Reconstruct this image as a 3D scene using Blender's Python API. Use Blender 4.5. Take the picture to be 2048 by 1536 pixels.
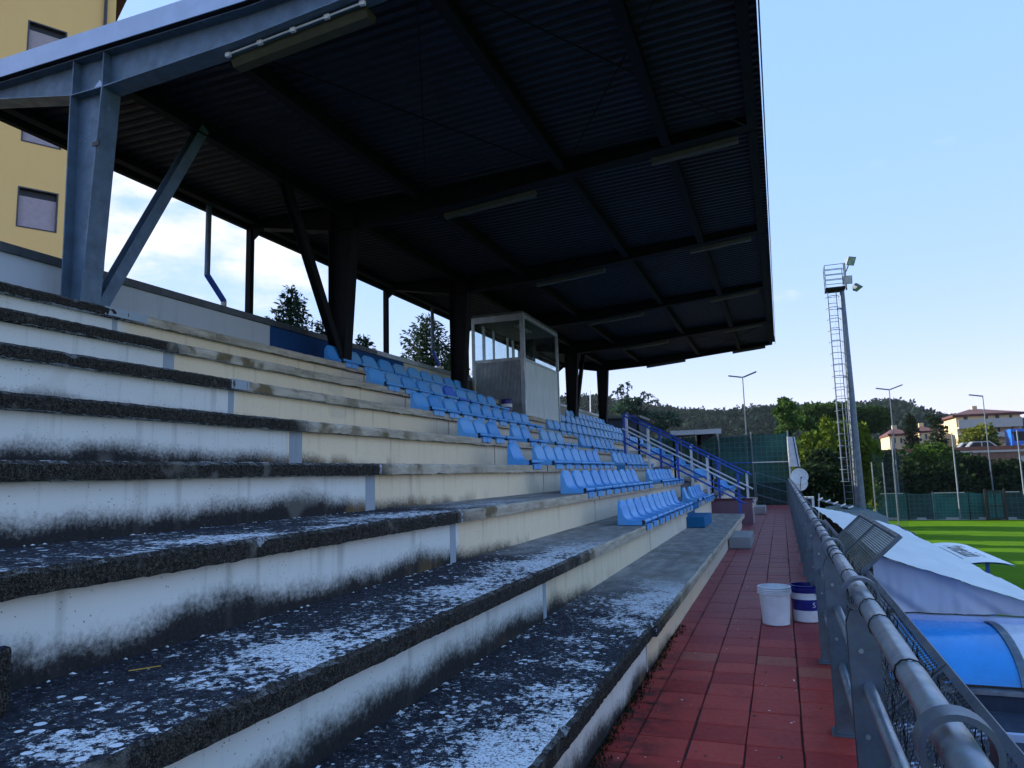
import bpy, math, random
from mathutils import Vector, Matrix, noise as mnoise
random.seed(7)
R = math.radians
for o in list(bpy.data.objects): bpy.data.objects.remove(o, do_unlink=True)
SC = bpy.context.scene
COL = SC.collection

# ------------------------------------------------------------------ camera
F, YAW, PITCH, ROLL, EYE = 1435.59, 0.353457, 0.1258158, -0.0273014, 1.6
_cy, _sy, _cp, _sp, _cr, _sr = math.cos(YAW), math.sin(YAW), math.cos(PITCH), math.sin(PITCH), math.cos(ROLL), math.sin(ROLL)
FW = Vector((-_sy*_cp, _cy*_cp, _sp)); RT = Vector((_cy, _sy, 0)); UP = RT.cross(FW)
R2 = RT*_cr + UP*_sr; U2 = RT*(-_sr) + UP*_cr
cam = bpy.data.cameras.new('camera'); camo = bpy.data.objects.new('camera', cam); COL.objects.link(camo)
cam.sensor_width = 36; cam.lens = F/2048*36; cam.clip_start = 0.05; cam.clip_end = 3000
mw = Matrix((R2, U2, -FW)).transposed().to_4x4(); mw.translation = Vector((0, 0, EYE))
camo.matrix_world = mw
SC.camera = camo

def at(px, py, x=None, y=None, z=None):
    """a point of the place from where it was measured, given one known coordinate"""
    d = R2*((px-1024)/F) - U2*((py-768)/F) + FW
    if x is not None: t = x/d.x
    elif y is not None: t = y/d.y
    else: t = (z-EYE)/d.z
    return Vector((0, 0, EYE)) + d*t

# ------------------------------------------------------------------ sky, sun, exposure
SUN_EL, SUN_AZ = 21.0, -80.0            # azimuth from +Y, clockwise positive
world = bpy.data.worlds.new('World'); SC.world = world; world.use_nodes = True
wt = world.node_tree; wt.nodes.clear()
def wn(t, **kw):
    n = wt.nodes.new(t)
    for k, v in kw.items(): setattr(n, k, v)
    return n
sky = wn('ShaderNodeTexSky', sky_type='NISHITA', sun_disc=False)
sky.sun_elevation = R(SUN_EL); sky.sun_rotation = R(SUN_AZ); sky.altitude = 100
sky.air_density = 1.0; sky.dust_density = 0.1; sky.ozone_density = 1.5
tc = wn('ShaderNodeTexCoord')
mp = wn('ShaderNodeMapping'); mp.inputs['Scale'].default_value = (1, 1, 2.6); mp.inputs['Location'].default_value = (1.9, 2.6, 0.6)
wt.links.new(tc.outputs['Generated'], mp.inputs['Vector'])
nz = wn('ShaderNodeTexNoise'); nz.inputs['Scale'].default_value = 3.1; nz.inputs['Detail'].default_value = 9; nz.inputs['Roughness'].default_value = .58
wt.links.new(mp.outputs['Vector'], nz.inputs['Vector'])
sep = wn('ShaderNodeSeparateXYZ'); wt.links.new(tc.outputs['Generated'], sep.inputs[0])
mr = wn('ShaderNodeMapRange'); mr.inputs[1].default_value = -.25; mr.inputs[2].default_value = -.75; mr.inputs[3].default_value = 0; mr.inputs[4].default_value = .16
wt.links.new(sep.outputs['X'], mr.inputs[0])
ad = wn('ShaderNodeMath', operation='ADD'); wt.links.new(nz.outputs[0], ad.inputs[0]); wt.links.new(mr.outputs[0], ad.inputs[1])
cr = wn('ShaderNodeMapRange', interpolation_type='SMOOTHSTEP'); cr.inputs[1].default_value = .63; cr.inputs[2].default_value = .78; cr.inputs[4].default_value = .88
wt.links.new(ad.outputs[0], cr.inputs[0])
cm = wn('ShaderNodeMix', data_type='RGBA'); cm.inputs[7].default_value = (1.7, 1.62, 1.5, 1)
gam = wn('ShaderNodeGamma'); gam.inputs['Gamma'].default_value = .22; wt.links.new(sky.outputs[0], gam.inputs['Color'])
hsv = wn('ShaderNodeHueSaturation'); hsv.inputs['Saturation'].default_value = 3.4; hsv.inputs['Value'].default_value = 1.72; wt.links.new(gam.outputs[0], hsv.inputs['Color'])
even = wn('ShaderNodeMix', data_type='RGBA'); even.inputs[0].default_value = .5; even.inputs[7].default_value = (.52, 1.46, 2.05, 1); wt.links.new(hsv.outputs[0], even.inputs[6])
tint = wn('ShaderNodeMix', data_type='RGBA', blend_type='MULTIPLY'); tint.inputs[0].default_value = 1; tint.inputs[7].default_value = (.93, .655, .77, 1); wt.links.new(even.outputs[2], tint.inputs[6])
wt.links.new(cr.outputs[0], cm.inputs[0]); wt.links.new(tint.outputs[2], cm.inputs[6])
bg = wn('ShaderNodeBackground'); bg.inputs['Strength'].default_value = 0.13
wt.links.new(cm.outputs[2], bg.inputs['Color'])
wo = wn('ShaderNodeOutputWorld'); wt.links.new(bg.outputs[0], wo.inputs['Surface'])
sun = bpy.data.lights.new('sun', 'SUN'); sun.energy = 2.0; sun.angle = R(0.6); sun.color = (1, .88, .70)
suno = bpy.data.objects.new('sun', sun); COL.objects.link(suno)
sd = Vector((math.sin(R(SUN_AZ))*math.cos(R(SUN_EL)), math.cos(R(SUN_AZ))*math.cos(R(SUN_EL)), math.sin(R(SUN_EL))))
suno.rotation_euler = sd.to_track_quat('Z', 'Y').to_euler(); suno.location = sd*60
SC.view_settings.view_transform = 'Standard'; SC.view_settings.look = 'None'
SC.view_settings.exposure = 2.52; SC.view_settings.gamma = 1; SC.view_settings.use_curve_mapping = False
SC.render.engine = 'CYCLES'
SC.cycles.use_denoising = True; SC.cycles.max_bounces = 7; SC.cycles.diffuse_bounces = 4; SC.cycles.glossy_bounces = 3
SC.cycles.transparent_max_bounces = 16; SC.cycles.transmission_bounces = 4
SC.cycles.caustics_reflective = False; SC.cycles.caustics_refractive = False

# ------------------------------------------------------------------ materials
class G:
    def __init__(s, name):
        s.m = bpy.data.materials.new(name); s.m.use_nodes = True; s.t = s.m.node_tree; s.t.nodes.clear()
        s.out = s.t.nodes.new('ShaderNodeOutputMaterial'); s.geo = None
    def put(s, sock, v):
        if isinstance(v, bpy.types.NodeSocket): s.t.links.new(v, sock)
        elif v is not None:
            if isinstance(v, tuple) and len(v) == 3 and sock.type == 'RGBA': v = v+(1,)
            sock.default_value = v
    def n(s, t, ins=None, **props):
        n = s.t.nodes.new(t)
        for k, v in props.items(): setattr(n, k, v)
        for k, v in (ins or {}).items(): s.put(n.inputs[k], v)
        return n
    def pos(s):
        if not s.geo: s.geo = s.n('ShaderNodeNewGeometry')
        return s.geo.outputs['Position']
    def nrm(s):
        s.pos(); return s.geo.outputs['True Normal']
    def xyz(s, v): return s.n('ShaderNodeSeparateXYZ', {0: v}).outputs
    def uv(s): return s.n('ShaderNodeUVMap').outputs[0]
    def obj(s): return s.n('ShaderNodeTexCoord').outputs['Object']
    def rnd(s): return s.n('ShaderNodeObjectInfo').outputs['Random']
    def scale(s, v, sc): return s.n('ShaderNodeMapping', {'Vector': v, 'Scale': sc}).outputs[0]
    def noise(s, v, sc, det=4, rough=.55, dist=0): return s.n('ShaderNodeTexNoise', {'Vector': v, 'Scale': sc, 'Detail': det, 'Roughness': rough, 'Distortion': dist}).outputs[0]
    def vor(s, v, sc, rnd=1): return s.n('ShaderNodeTexVoronoi', {'Vector': v, 'Scale': sc, 'Randomness': rnd}).outputs
    def wave(s, v, sc, d='X', dist=0): return s.n('ShaderNodeTexWave', {'Vector': v, 'Scale': sc, 'Distortion': dist}, bands_direction=d).outputs[1]
    def math(s, op, a, b=None, c=None):
        n = s.n('ShaderNodeMath', operation=op); s.put(n.inputs[0], a); s.put(n.inputs[1], b)
        if c is not None: s.put(n.inputs[2], c)
        return n.outputs[0]
    def mr(s, v, a, b, c=0., d=1., smooth=True):
        return s.n('ShaderNodeMapRange', {0: v, 1: a, 2: b, 3: c, 4: d}, interpolation_type='SMOOTHSTEP' if smooth else 'LINEAR').outputs[0]
    def mix(s, f, a, b, bt='MIX'):
        n = s.n('ShaderNodeMix', data_type='RGBA', blend_type=bt); s.put(n.inputs[0], f); s.put(n.inputs[6], a); s.put(n.inputs[7], b); return n.outputs[2]
    def bump(s, h, st=.3, d=.01): return s.n('ShaderNodeBump', {'Height': h, 'Strength': st, 'Distance': d}).outputs[0]
    def done(s, col, rough=.8, metal=0., normal=None, spec=.5, **kw):
        b = s.n('ShaderNodeBsdfPrincipled'); s.put(b.inputs['Base Color'], col); s.put(b.inputs['Roughness'], rough); s.put(b.inputs['Metallic'], metal)
        s.put(b.inputs['Specular IOR Level'], spec)
        if normal is not None: s.put(b.inputs['Normal'], normal)
        for k, v in kw.items(): s.put(b.inputs[k], v)
        s.t.links.new(b.outputs[0], s.out.inputs[0]); return s.m

def plain(name, col, rough=.6, metal=0., var=.25, sc=6., spec=.5, bump=.1):
    g = G(name); p = g.pos(); n = g.noise(p, sc, 6, .6)
    c = g.mix(g.mr(n, .3, .7), tuple(v*(1-var) for v in col), tuple(min(1, v*(1+var)) for v in col))
    n2 = g.noise(p, sc*9, 3)
    return g.done(c, g.mr(n2, .2, .8, max(0, rough-.1), min(1, rough+.1)), metal, g.bump(n2, bump, .004), spec)

def m_tread():
    g = G('terrace concrete with lichen'); p = g.pos(); x, y, z = g.xyz(p); nx, ny, nzz = g.xyz(g.nrm())
    big = g.noise(p, 1.1, 3); mid = g.noise(p, 3.1, 5, .6)
    yy = g.math('ADD', y, g.math('MULTIPLY_ADD', big, 4.4, -2.2))
    rowk = g.mr(z, .4, 2.2, 0, 1.3, False)
    expo = g.mr(g.math('ADD', yy, rowk), 8.6, 6.2)
    # top face
    n1 = g.noise(p, 25, 8, .72, .2); dens = g.math('MULTIPLY_ADD', mid, .46, g.math('MULTIPLY_ADD', g.noise(p, .9, 2), .46, -.405))
    ev = g.xyz(g.uv())[1]; dens = g.math('ADD', dens, g.mr(ev, -.70, -.30, -.13, .0, False))
    lich = g.mr(g.math('ADD', n1, dens), .535, .585)
    vd = g.vor(g.scale(p, (1, 1, .2)), 15)
    wob = g.math('MULTIPLY_ADD', g.noise(p, 34, 3), .1, -.05)
    rad = g.math('MULTIPLY', g.mr(g.xyz(vd[1])[0], .45, 1, 0, .36, False), g.mr(mid, .35, .6))
    spot = g.mr(g.math('SUBTRACT', g.math('ADD', vd[0], wob), rad), .05, .0)
    fine = g.mr(g.noise(p, 60, 3, .7), .60, .68)
    lich = g.math('MULTIPLY', lich, g.mr(g.noise(p, 75, 4, .75), .40, .50, .12, 1))
    mask = g.math('MAXIMUM', g.math('MAXIMUM', lich, spot), g.math('MULTIPLY', fine, .35))
    dark = g.mix(g.mr(g.noise(p, 22, 5, .7), .35, .72), (.0035, .005, .011), (.036, .044, .066))
    white = g.mix(g.noise(p, 45, 3), (.60, .66, .76), (.90, .93, .98))
    old = g.mix(mask, dark, white)
    clean = g.mix(g.mr(g.noise(g.scale(p, (3, 1, 1)), 2.2, 6, .65), .3, .75), (.20, .21, .22), (.40, .40, .39))
    clean = g.mix(g.mr(g.noise(p, 1.7, 4), .52, .7, 0, .5), clean, (.17, .14, .10))
    half = g.mix(g.math('MULTIPLY', mask, g.mr(y, 9, 7)), clean, (.62, .68, .76))
    top = g.mix(expo, half, old)
    # front of the nosing
    sp = g.math('MULTIPLY_ADD', g.noise(p, 150, 3, .8), .6, g.math('MULTIPLY', g.noise(p, 42, 5, .8), .42)); sp2 = g.noise(p, 34, 6, .8)
    fold = g.mix(g.mr(sp, .45, .68), (.004, .004, .004), (.14, .125, .105))
    fold = g.mix(g.mr(sp2, .66, .72, 0, .8), fold, (.55, .55, .53))
    fold = g.mix(g.mr(g.noise(p, 3.3, 3), .60, .74, 0, .6), fold, (.26, .25, .22))
    fnew = g.mix(g.mr(g.noise(g.scale(p, (1, .35, 3)), 7, 6, .65), .3, .7), (.40, .35, .27), (.66, .59, .48))
    och = g.math('MULTIPLY', g.mr(g.noise(p, 2.3, 4), .48, .6), g.mr(yy, 9.5, 6.5))
    fnew = g.mix(g.math('MULTIPLY', och, .85), fnew, g.mix(sp, (.05, .04, .015), (.22, .15, .045)))
    fexp = g.mr(g.math('MULTIPLY_ADD', big, 1.0, g.math('ADD', y, -.5)), 6.3, 5.8)
    rowlow = g.mr(z, 1.5, .9); fexp = g.math('MAXIMUM', fexp, g.math('MULTIPLY', rowlow, g.math('MULTIPLY', expo, g.mr(yy, 8.6, 6.6))))
    front = g.mix(fexp, fnew, fold)
    c = g.mix(g.mr(nx, .45, .75), top, front)
    h = g.math('ADD', g.math('MULTIPLY', mask, .6), g.math('ADD', g.noise(p, 40, 6, .7), g.math('MULTIPLY', sp, 1.2)))
    return g.done(c, .93, 0, g.bump(h, .55, .012), .25)

def m_riser():
    g = G('painted terrace riser'); p = g.pos(); x, y, z = g.xyz(p); v = g.xyz(g.uv())[1]
    big = g.noise(g.scale(p, (1, 1, .3)), 1.3, 3); fin = g.noise(p, 38, 6, .75)
    blue = g.mix(g.noise(p, 2.2, 5), (.70, .72, .69), (.84, .85, .81))
    cream = g.mix(g.noise(g.scale(p, (1, 1, .25)), 3.2, 6, .6), (.82, .68, .47), (.93, .79, .57))
    grey = g.mix(g.noise(g.scale(p, (1, 1, .2)), 5, 6, .65), (.62, .57, .49), (.80, .74, .64))
    base = g.mix(g.mr(g.math('MULTIPLY_ADD', big, .9, y), 6.50, 6.38), cream, blue)
    base = g.mix(g.math('MULTIPLY', g.mr(y, 9.5, 13), .75), base, grey)
    # black algae creeping up from the tread, in the part open to the rain
    yy = g.math('MULTIPLY_ADD', big, 3.0, g.math('ADD', y, -1.5))
    hi = g.math('MULTIPLY', g.mr(yy, 8.4, 4.6), g.math('MULTIPLY_ADD', g.noise(p, .9, 5, .6), .46, -.09))
    hi = g.math('MULTIPLY', hi, g.mr(z, 3.3, 1.0, .35, 1, False))
    edge = g.math('SUBTRACT', v, g.math('MULTIPLY_ADD', fin, .17, g.math('ADD', hi, -.085)))
    st = g.math('MULTIPLY', g.mr(edge, .085, -.075), g.mr(hi, 0, .04))
    c = g.mix(st, base, g.mix(g.noise(p, 48, 4, .7), (.004, .005, .007), (.045, .045, .045)))
    och = g.math('MULTIPLY', g.math('MULTIPLY', g.mr(v, .16, .0), g.mr(g.noise(g.scale(p, (1, 1, .3)), 3.4, 4, .6), .5, .62)), g.mr(y, 9.6, 6.2))
    c = g.mix(g.math('MULTIPLY', g.math('MULTIPLY', och, g.mr(y, 4.6, 5.6)), .75), c, (.16, .11, .05))
    pores = g.vor(p, 33)[0]; c = g.mix(g.mr(g.math('ADD', pores, g.math('MULTIPLY', g.noise(p, 5, 2), .25)), .26, .19, 0, .75), c, (.10, .10, .10))
    strk = g.noise(g.scale(p, (1, 1, .04)), 9, 4, .6); c = g.mix(g.math('MULTIPLY', g.mr(strk, .54, .74, 0, .40), g.mr(v, .0, .34, .25, 1)), c, (.20, .20, .185))
    pat = g.mr(g.noise(p, .9, 2, .5), .63, .66, 0, .22); c = g.mix(pat, c, (.40, .40, .36))
    return g.done(c, .9, 0, g.bump(g.math('ADD', fin, g.math('MULTIPLY', pores, -.2)), .2, .006), .25)

def m_tile():
    g = G('red clay paving tile'); p = g.pos(); y = g.xyz(p)[1]; r = g.rnd()
    a = g.mix(g.mr(r, .0, 1), (.30, .026, .024), (.42, .056, .044))
    a = g.mix(g.mr(r, .93, .97, 0, .6), a, (.33, .13, .08))
    a = g.mix(g.mr(g.noise(p, 3.3, 6, .65), .45, .75, 0, .6), a, (.22, .022, .028))
    a = g.mix(g.mr(g.noise(g.scale(p, (1, 3, 1)), 14, 5, .7), .58, .78, 0, .4), a, (.30, .12, .11))
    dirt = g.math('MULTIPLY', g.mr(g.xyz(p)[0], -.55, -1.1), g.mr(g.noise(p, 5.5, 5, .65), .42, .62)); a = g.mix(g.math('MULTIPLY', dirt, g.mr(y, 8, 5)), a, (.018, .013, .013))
    far = g.mr(y, 5.5, 9.5); a = g.mix(g.math('MULTIPLY', far, .55), a, (.24, .105, .13))  # far tiles go pale mauve: grazing sky reflection put into the colour
    n = g.noise(p, 30, 5, .65)
    return g.done(a, g.mr(n, .2, .8, .42, .66), 0, g.bump(n, .12, .004), .2)

def m_galv(name, col=(.19, .235, .29), metal=.55, rough=.42):
    g = G(name); p = g.obj(); v = g.vor(p, 55)[1]
    c = g.mix(g.mr(g.noise(p, 5, 5, .6), .3, .72), tuple(k*.80 for k in col), tuple(k*1.16 for k in col))
    c = g.mix(.08, c, v, 'OVERLAY'); c = g.mix(g.mr(g.noise(g.scale(p, (1, 1, .2)), 17, 5, .7), .64, .78, 0, .5), c, (.42, .47, .52))
    n = g.noise(p, 60, 3)
    return g.done(c, g.mr(g.noise(p, 9, 4), .25, .75, rough-.1, rough+.16), metal, g.bump(n, .05, .002))

def m_foliage(name, lo, hi, sc=1.2):
    g = G(name); p = g.pos(); n = g.noise(p, sc, 4, .7); n2 = g.noise(p, sc*9, 2)
    c = g.mix(g.mr(g.math('MULTIPLY_ADD', n2, .5, g.math('MULTIPLY', n, .7)), .38, .8), lo, hi)
    b = g.n('ShaderNodeBsdfPrincipled'); g.put(b.inputs['Base Color'], c); g.put(b.inputs['Roughness'], .8); g.put(b.inputs['Specular IOR Level'], .04)
    tr = g.n('ShaderNodeBsdfTranslucent', {'Color': g.mix(.5, c, hi)})
    mx = g.n('ShaderNodeMixShader', {0: .22, 1: b.outputs[0], 2: tr.outputs[0]})
    g.t.links.new(mx.outputs[0], g.out.inputs[0]); return g.m

def m_glass():
    g = G('dusty glass'); p = g.pos()
    a = g.n('ShaderNodeBsdfTransparent', {'Color': (.93, .97, .97, 1)}); b = g.n('ShaderNodeBsdfGlossy', {'Color': (.9, .95, 1, 1), 'Roughness': .03})
    d = g.n('ShaderNodeBsdfDiffuse', {'Color': (.55, .62, .62, 1)})
    fr = g.math('MULTIPLY_ADD', g.math('POWER', g.n('ShaderNodeLayerWeight', {'Blend': .5}).outputs['Facing'], 4.0), .5, .03)
    m1 = g.n('ShaderNodeMixShader', {0: fr, 1: a.outputs[0], 2: b.outputs[0]})
    m2 = g.n('ShaderNodeMixShader', {0: g.mr(g.noise(g.scale(p, (1, 1, .15)), 9, 5, .7), .45, .85, .0, .07), 1: m1.outputs[0], 2: d.outputs[0]})
    g.t.links.new(m2.outputs[0], g.out.inputs[0]); return g.m

def m_net(name, col, cell=.35, open_=.35):
    g = G(name); u = g.uv(); p = g.pos()
    wv = g.math('MAXIMUM', g.mr(g.wave(u, 9, 'X'), .5, .9), g.mr(g.wave(u, 9, 'Y'), .5, .9))
    c = g.mix(g.mr(g.noise(p, .8, 5, .6), .3, .7), tuple(k*.6 for k in col), tuple(k*1.35 for k in col))
    grid = g.math('MAXIMUM', g.mr(g.wave(u, 1/cell/3.14*1.57, 'X', .3), .86, .97), g.mr(g.wave(u, 1/cell/3.14*1.57, 'Y', .3), .86, .97))
    c = g.mix(g.math('MULTIPLY', grid, .5), c, tuple(k*2.4 for k in col))
    b = g.n('ShaderNodeBsdfPrincipled'); g.put(b.inputs['Base Color'], c); g.put(b.inputs['Roughness'], .8)
    t = g.n('ShaderNodeBsdfTransparent')
    fac = g.math('SUBTRACT', 1.0, g.math('MULTIPLY', g.mr(g.noise(u, 60, 2), .5, .6) if open_ < .9 else .8, open_))
    mx = g.n('ShaderNodeMixShader', {0: fac, 1: t.outputs[0], 2: b.outputs[0]})
    g.t.links.new(mx.outputs[0], g.out.inputs[0]); return g.m

def m_seat(name, c0, c1):
    g = G(name); p = g.pos(); r = g.rnd()
    c = g.mix(r, c0, c1); c = g.mix(g.mr(g.noise(g.scale(p, (1, 1, .4)), 8, 5, .65), .4, .8, 0, .35), c, (.30, .44, .60))
    c = g.mix(g.mr(g.noise(p, 30, 4, .7), .66, .76, 0, .4), c, (.03, .08, .2))
    n = g.noise(p, 40, 3)
    return g.done(c, g.mr(n, .2, .8, .38, .6), 0, g.bump(n, .05, .003), .5)

def m_wallpaint(name, a, b, dirt=(.2, .2, .2), amt=.4):
    g = G(name); p = g.pos()
    c = g.mix(g.noise(p, 1.6, 6, .6), a, b); c = g.mix(g.mr(g.noise(g.scale(p, (1, 1, .12)), 6, 6, .65), .5, .8, 0, amt), c, dirt)
    c = g.mix(g.mr(g.noise(p, .8, 3, .6), .64, .67, 0, amt*.7), c, dirt)
    n = g.noise(p, 50, 4); return g.done(c, .9, 0, g.bump(n, .12, .005), .2)

MT = dict(
    tread=m_tread(), riser=m_riser(), tile=m_tile(),
    joint=plain('dark joint filler', (.025, .02, .022), .95), mortar=m_wallpaint('grey mortar patch', (.30, .36, .42), (.40, .46, .52), (.15, .17, .2)),
    galv=m_galv('galvanised steel', (.115, .155, .205)), galvl=m_galv('bright galvanised pipe', (.27, .32, .38), .75, .36), steel=m_galv('galvanised roof steel', (.10, .155, .225), .3, .5),
    darksteel=plain('dark roof steel with shade in its colour', (.006, .007, .009), .7, .0, .25, 6., .15), sheet=plain('dark ribbed roof sheet', (.010, .0135, .023), .5, .0, .3, 2., .35),
    fascia=plain('pale sheet fascia', (.42, .52, .74), .45, .1, .07, 3.), cap=plain('dark sheet coping', (.075, .09, .105), .5, .4),
    wire=plain('black wire', (.012, .013, .016), .5, .4), seat=m_seat('blue seat plastic', (.045, .32, .80), (.12, .44, .88)), seatn=m_seat('new blue seat plastic', (.012, .12, .75), (.02, .15, .8)),
    seato=m_seat('faded blue seat plastic', (.12, .37, .70), (.17, .43, .74)), black=plain('black plastic', (.01, .01, .012), .5),
    bluep=plain('blue paint', (.016, .090, .50), .45, 0, .2, 9), bluet=m_wallpaint('blue step paint', (.010, .12, .30), (.02, .17, .38), (.02, .06, .13)), bluew=m_wallpaint('blue wall paint', (.010, .055, .19), (.02, .085, .25), (.012, .03, .08)),
    whitep=plain('white paint', (.74, .77, .82), .45, 0, .1, 9), wallw=m_wallpaint('white wall render', (.50, .55, .62), (.62, .66, .71), (.22, .24, .3)), wallc=m_wallpaint('cream wall render', (.50, .48, .42), (.6, .57, .5)),
    pink=m_wallpaint('faded red wall', (.20, .12, .16), (.26, .15, .20), (.12, .06, .08)), redcap=plain('dark red coping', (.10, .012, .015), .6), brownw=plain('brown wall', (.07, .03, .025), .8),
    alu=m_galv('aluminium profile', (.33, .39, .42), .5, .4), ribbed=plain('ribbed aluminium panel', (.30, .35, .38), .42, .4, .25, 3), panel=m_wallpaint('scuffed aluminium panel', (.55, .62, .64), (.82, .87, .88), (.28, .33, .36), .6),
    glass=m_glass(), boxin=plain('grey cabin lining', (.08, .09, .09), .8),
    lampc=plain('yellowed lamp cover', (.045, .044, .016), .45), pvc=plain('white plastic', (.66, .71, .80), .4, 0, .1), pvcb=plain('dark blue plastic', (.006, .010, .19), .35),
    concrete=m_wallpaint('grey concrete block', (.22, .24, .27), (.38, .40, .42), (.1, .1, .12)), white=plain('clean white board', (.82, .86, .9), .5, 0, .05),
    tarp=m_wallpaint('white tarpaulin', (.68, .73, .77), (.80, .84, .87), (.5, .56, .62), .25), tarpw=m_wallpaint('grey white tarpaulin wall', (.46, .52, .64), (.58, .63, .75), (.33, .39, .5), .3),
    tealtarp=plain('teal tarpaulin', (.012, .055, .075), .7), polyb=plain('blue acrylic sheet', (.010, .30, .82), .22, 0, .1, 2), polyw=plain('white acrylic sheet', (.62, .70, .86), .25, 0, .06, 2),
    roofdark=m_wallpaint('dark weathered sheet', (.016, .026, .05), (.05, .07, .11), (.09, .12, .18), .6), net=m_net('green shade net', (.012, .075, .075)), netd=m_net('dark green shade net', (.008, .035, .04), .5, .15), ballnet=m_net('thin ball net', (.03, .06, .06), .2, .97),
    yellow=m_wallpaint('ochre render', (.92, .57, .215), (.96, .62, .25), (.75, .47, .18), .15), shutter=plain('lilac grey shutter', (.60, .54, .60), .6, 0, .06), frame=plain('dark window frame', (.05, .05, .06), .5),
    creamb=m_wallpaint('cream house render', (.50, .41, .27), (.57, .47, .31), (.3, .25, .17), .3), rooft=plain('dark red roof tiles', (.075, .025, .025), .85, 0, .45, 3), balc=m_wallpaint('grey balcony', (.36, .36, .35), (.45, .44, .42), (.2, .2, .2)),
    shutg=plain('dark green shutter', (.02, .045, .04), .6), brick=None, bark=plain('bark', (.05, .038, .03), .9), yvilla=plain('yellow villa render', (.52, .33, .10), .8),
    grass=None, earth=plain('dry earth', (.06, .05, .035), .95, 0, .4, .5), asphalt=plain('asphalt', (.05, .05, .052), .9), busblue=plain('bus blue paint', (.01, .12, .55), .3), carg=plain('silver car paint', (.32, .35, .4), .3, .4), cara=plain('dark car glass', (.015, .02, .028), .35, 0, .2, 6., .2), rubber=plain('tyre rubber', (.012, .012, .012), .9),
    lens=plain('floodlight glass', (.35, .42, .45), .2, .2), ochre=plain('dry leaf', (.5, .30, .05), .8),
)
g = G('red brick'); u = g.obj()
br = g.n('ShaderNodeTexBrick', {'Vector': g.scale(u, (1, 1, 1)), 'Color1': (.17, .06, .035, 1), 'Color2': (.24, .095, .055, 1), 'Mortar': (.2, .15, .12, 1), 'Scale': 1.0, 'Brick Width': .6, 'Row Height': .2, 'Mortar Size': .02})
MT['brick'] = g.done(g.mix(g.noise(u, .6, 5), br.outputs[0], (.15, .06, .04)), .9)
g = G('turf'); p = g.pos(); yv = g.xyz(p)
c = g.mix(g.mr(g.noise(p, .35, 5, .65), .3, .7), (.046, .125, .004), (.066, .165, .006)); c = g.mix(g.mr(g.noise(p, 9, 4, .7), .35, .7, 0, .5), c, (.11, .19, .008))
c = g.mix(g.mr(g.wave(g.scale(p, (.35, 1, 1)), .16, 'Y', 1.2), .3, .7, 0, .02), c, (.025, .09, .006))
MT['grass'] = g.done(c, .9, 0, g.bump(g.noise(p, 30, 4), .6, .03), .03)
FOL = dict(spruce=m_foliage('spruce needles', (.008, .022, .014), (.028, .055, .026)), cedar=m_foliage('cedar needles', (.012, .034, .026), (.042, .085, .055)),
           poplar=m_foliage('poplar leaves', (.022, .058, .016), (.075, .145, .035)), willow=m_foliage('yellow green leaves', (.028, .06, .010), (.12, .17, .022)),
           pine=m_foliage('pine needles', (.012, .034, .010), (.042, .082, .020)), dark=m_foliage('dark shrub leaves', (.005, .014, .008), (.022, .042, .016)),
           mid=m_foliage('mid green leaves', (.012, .035, .008), (.05, .095, .016)), bush=m_foliage('yellow bush leaves', (.06, .085, .012), (.16, .18, .03)), hill=m_foliage('hillside wood', (.004, .013, .014), (.016, .036, .030), .06))  # hill: distance haze put into the bluish green

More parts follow.
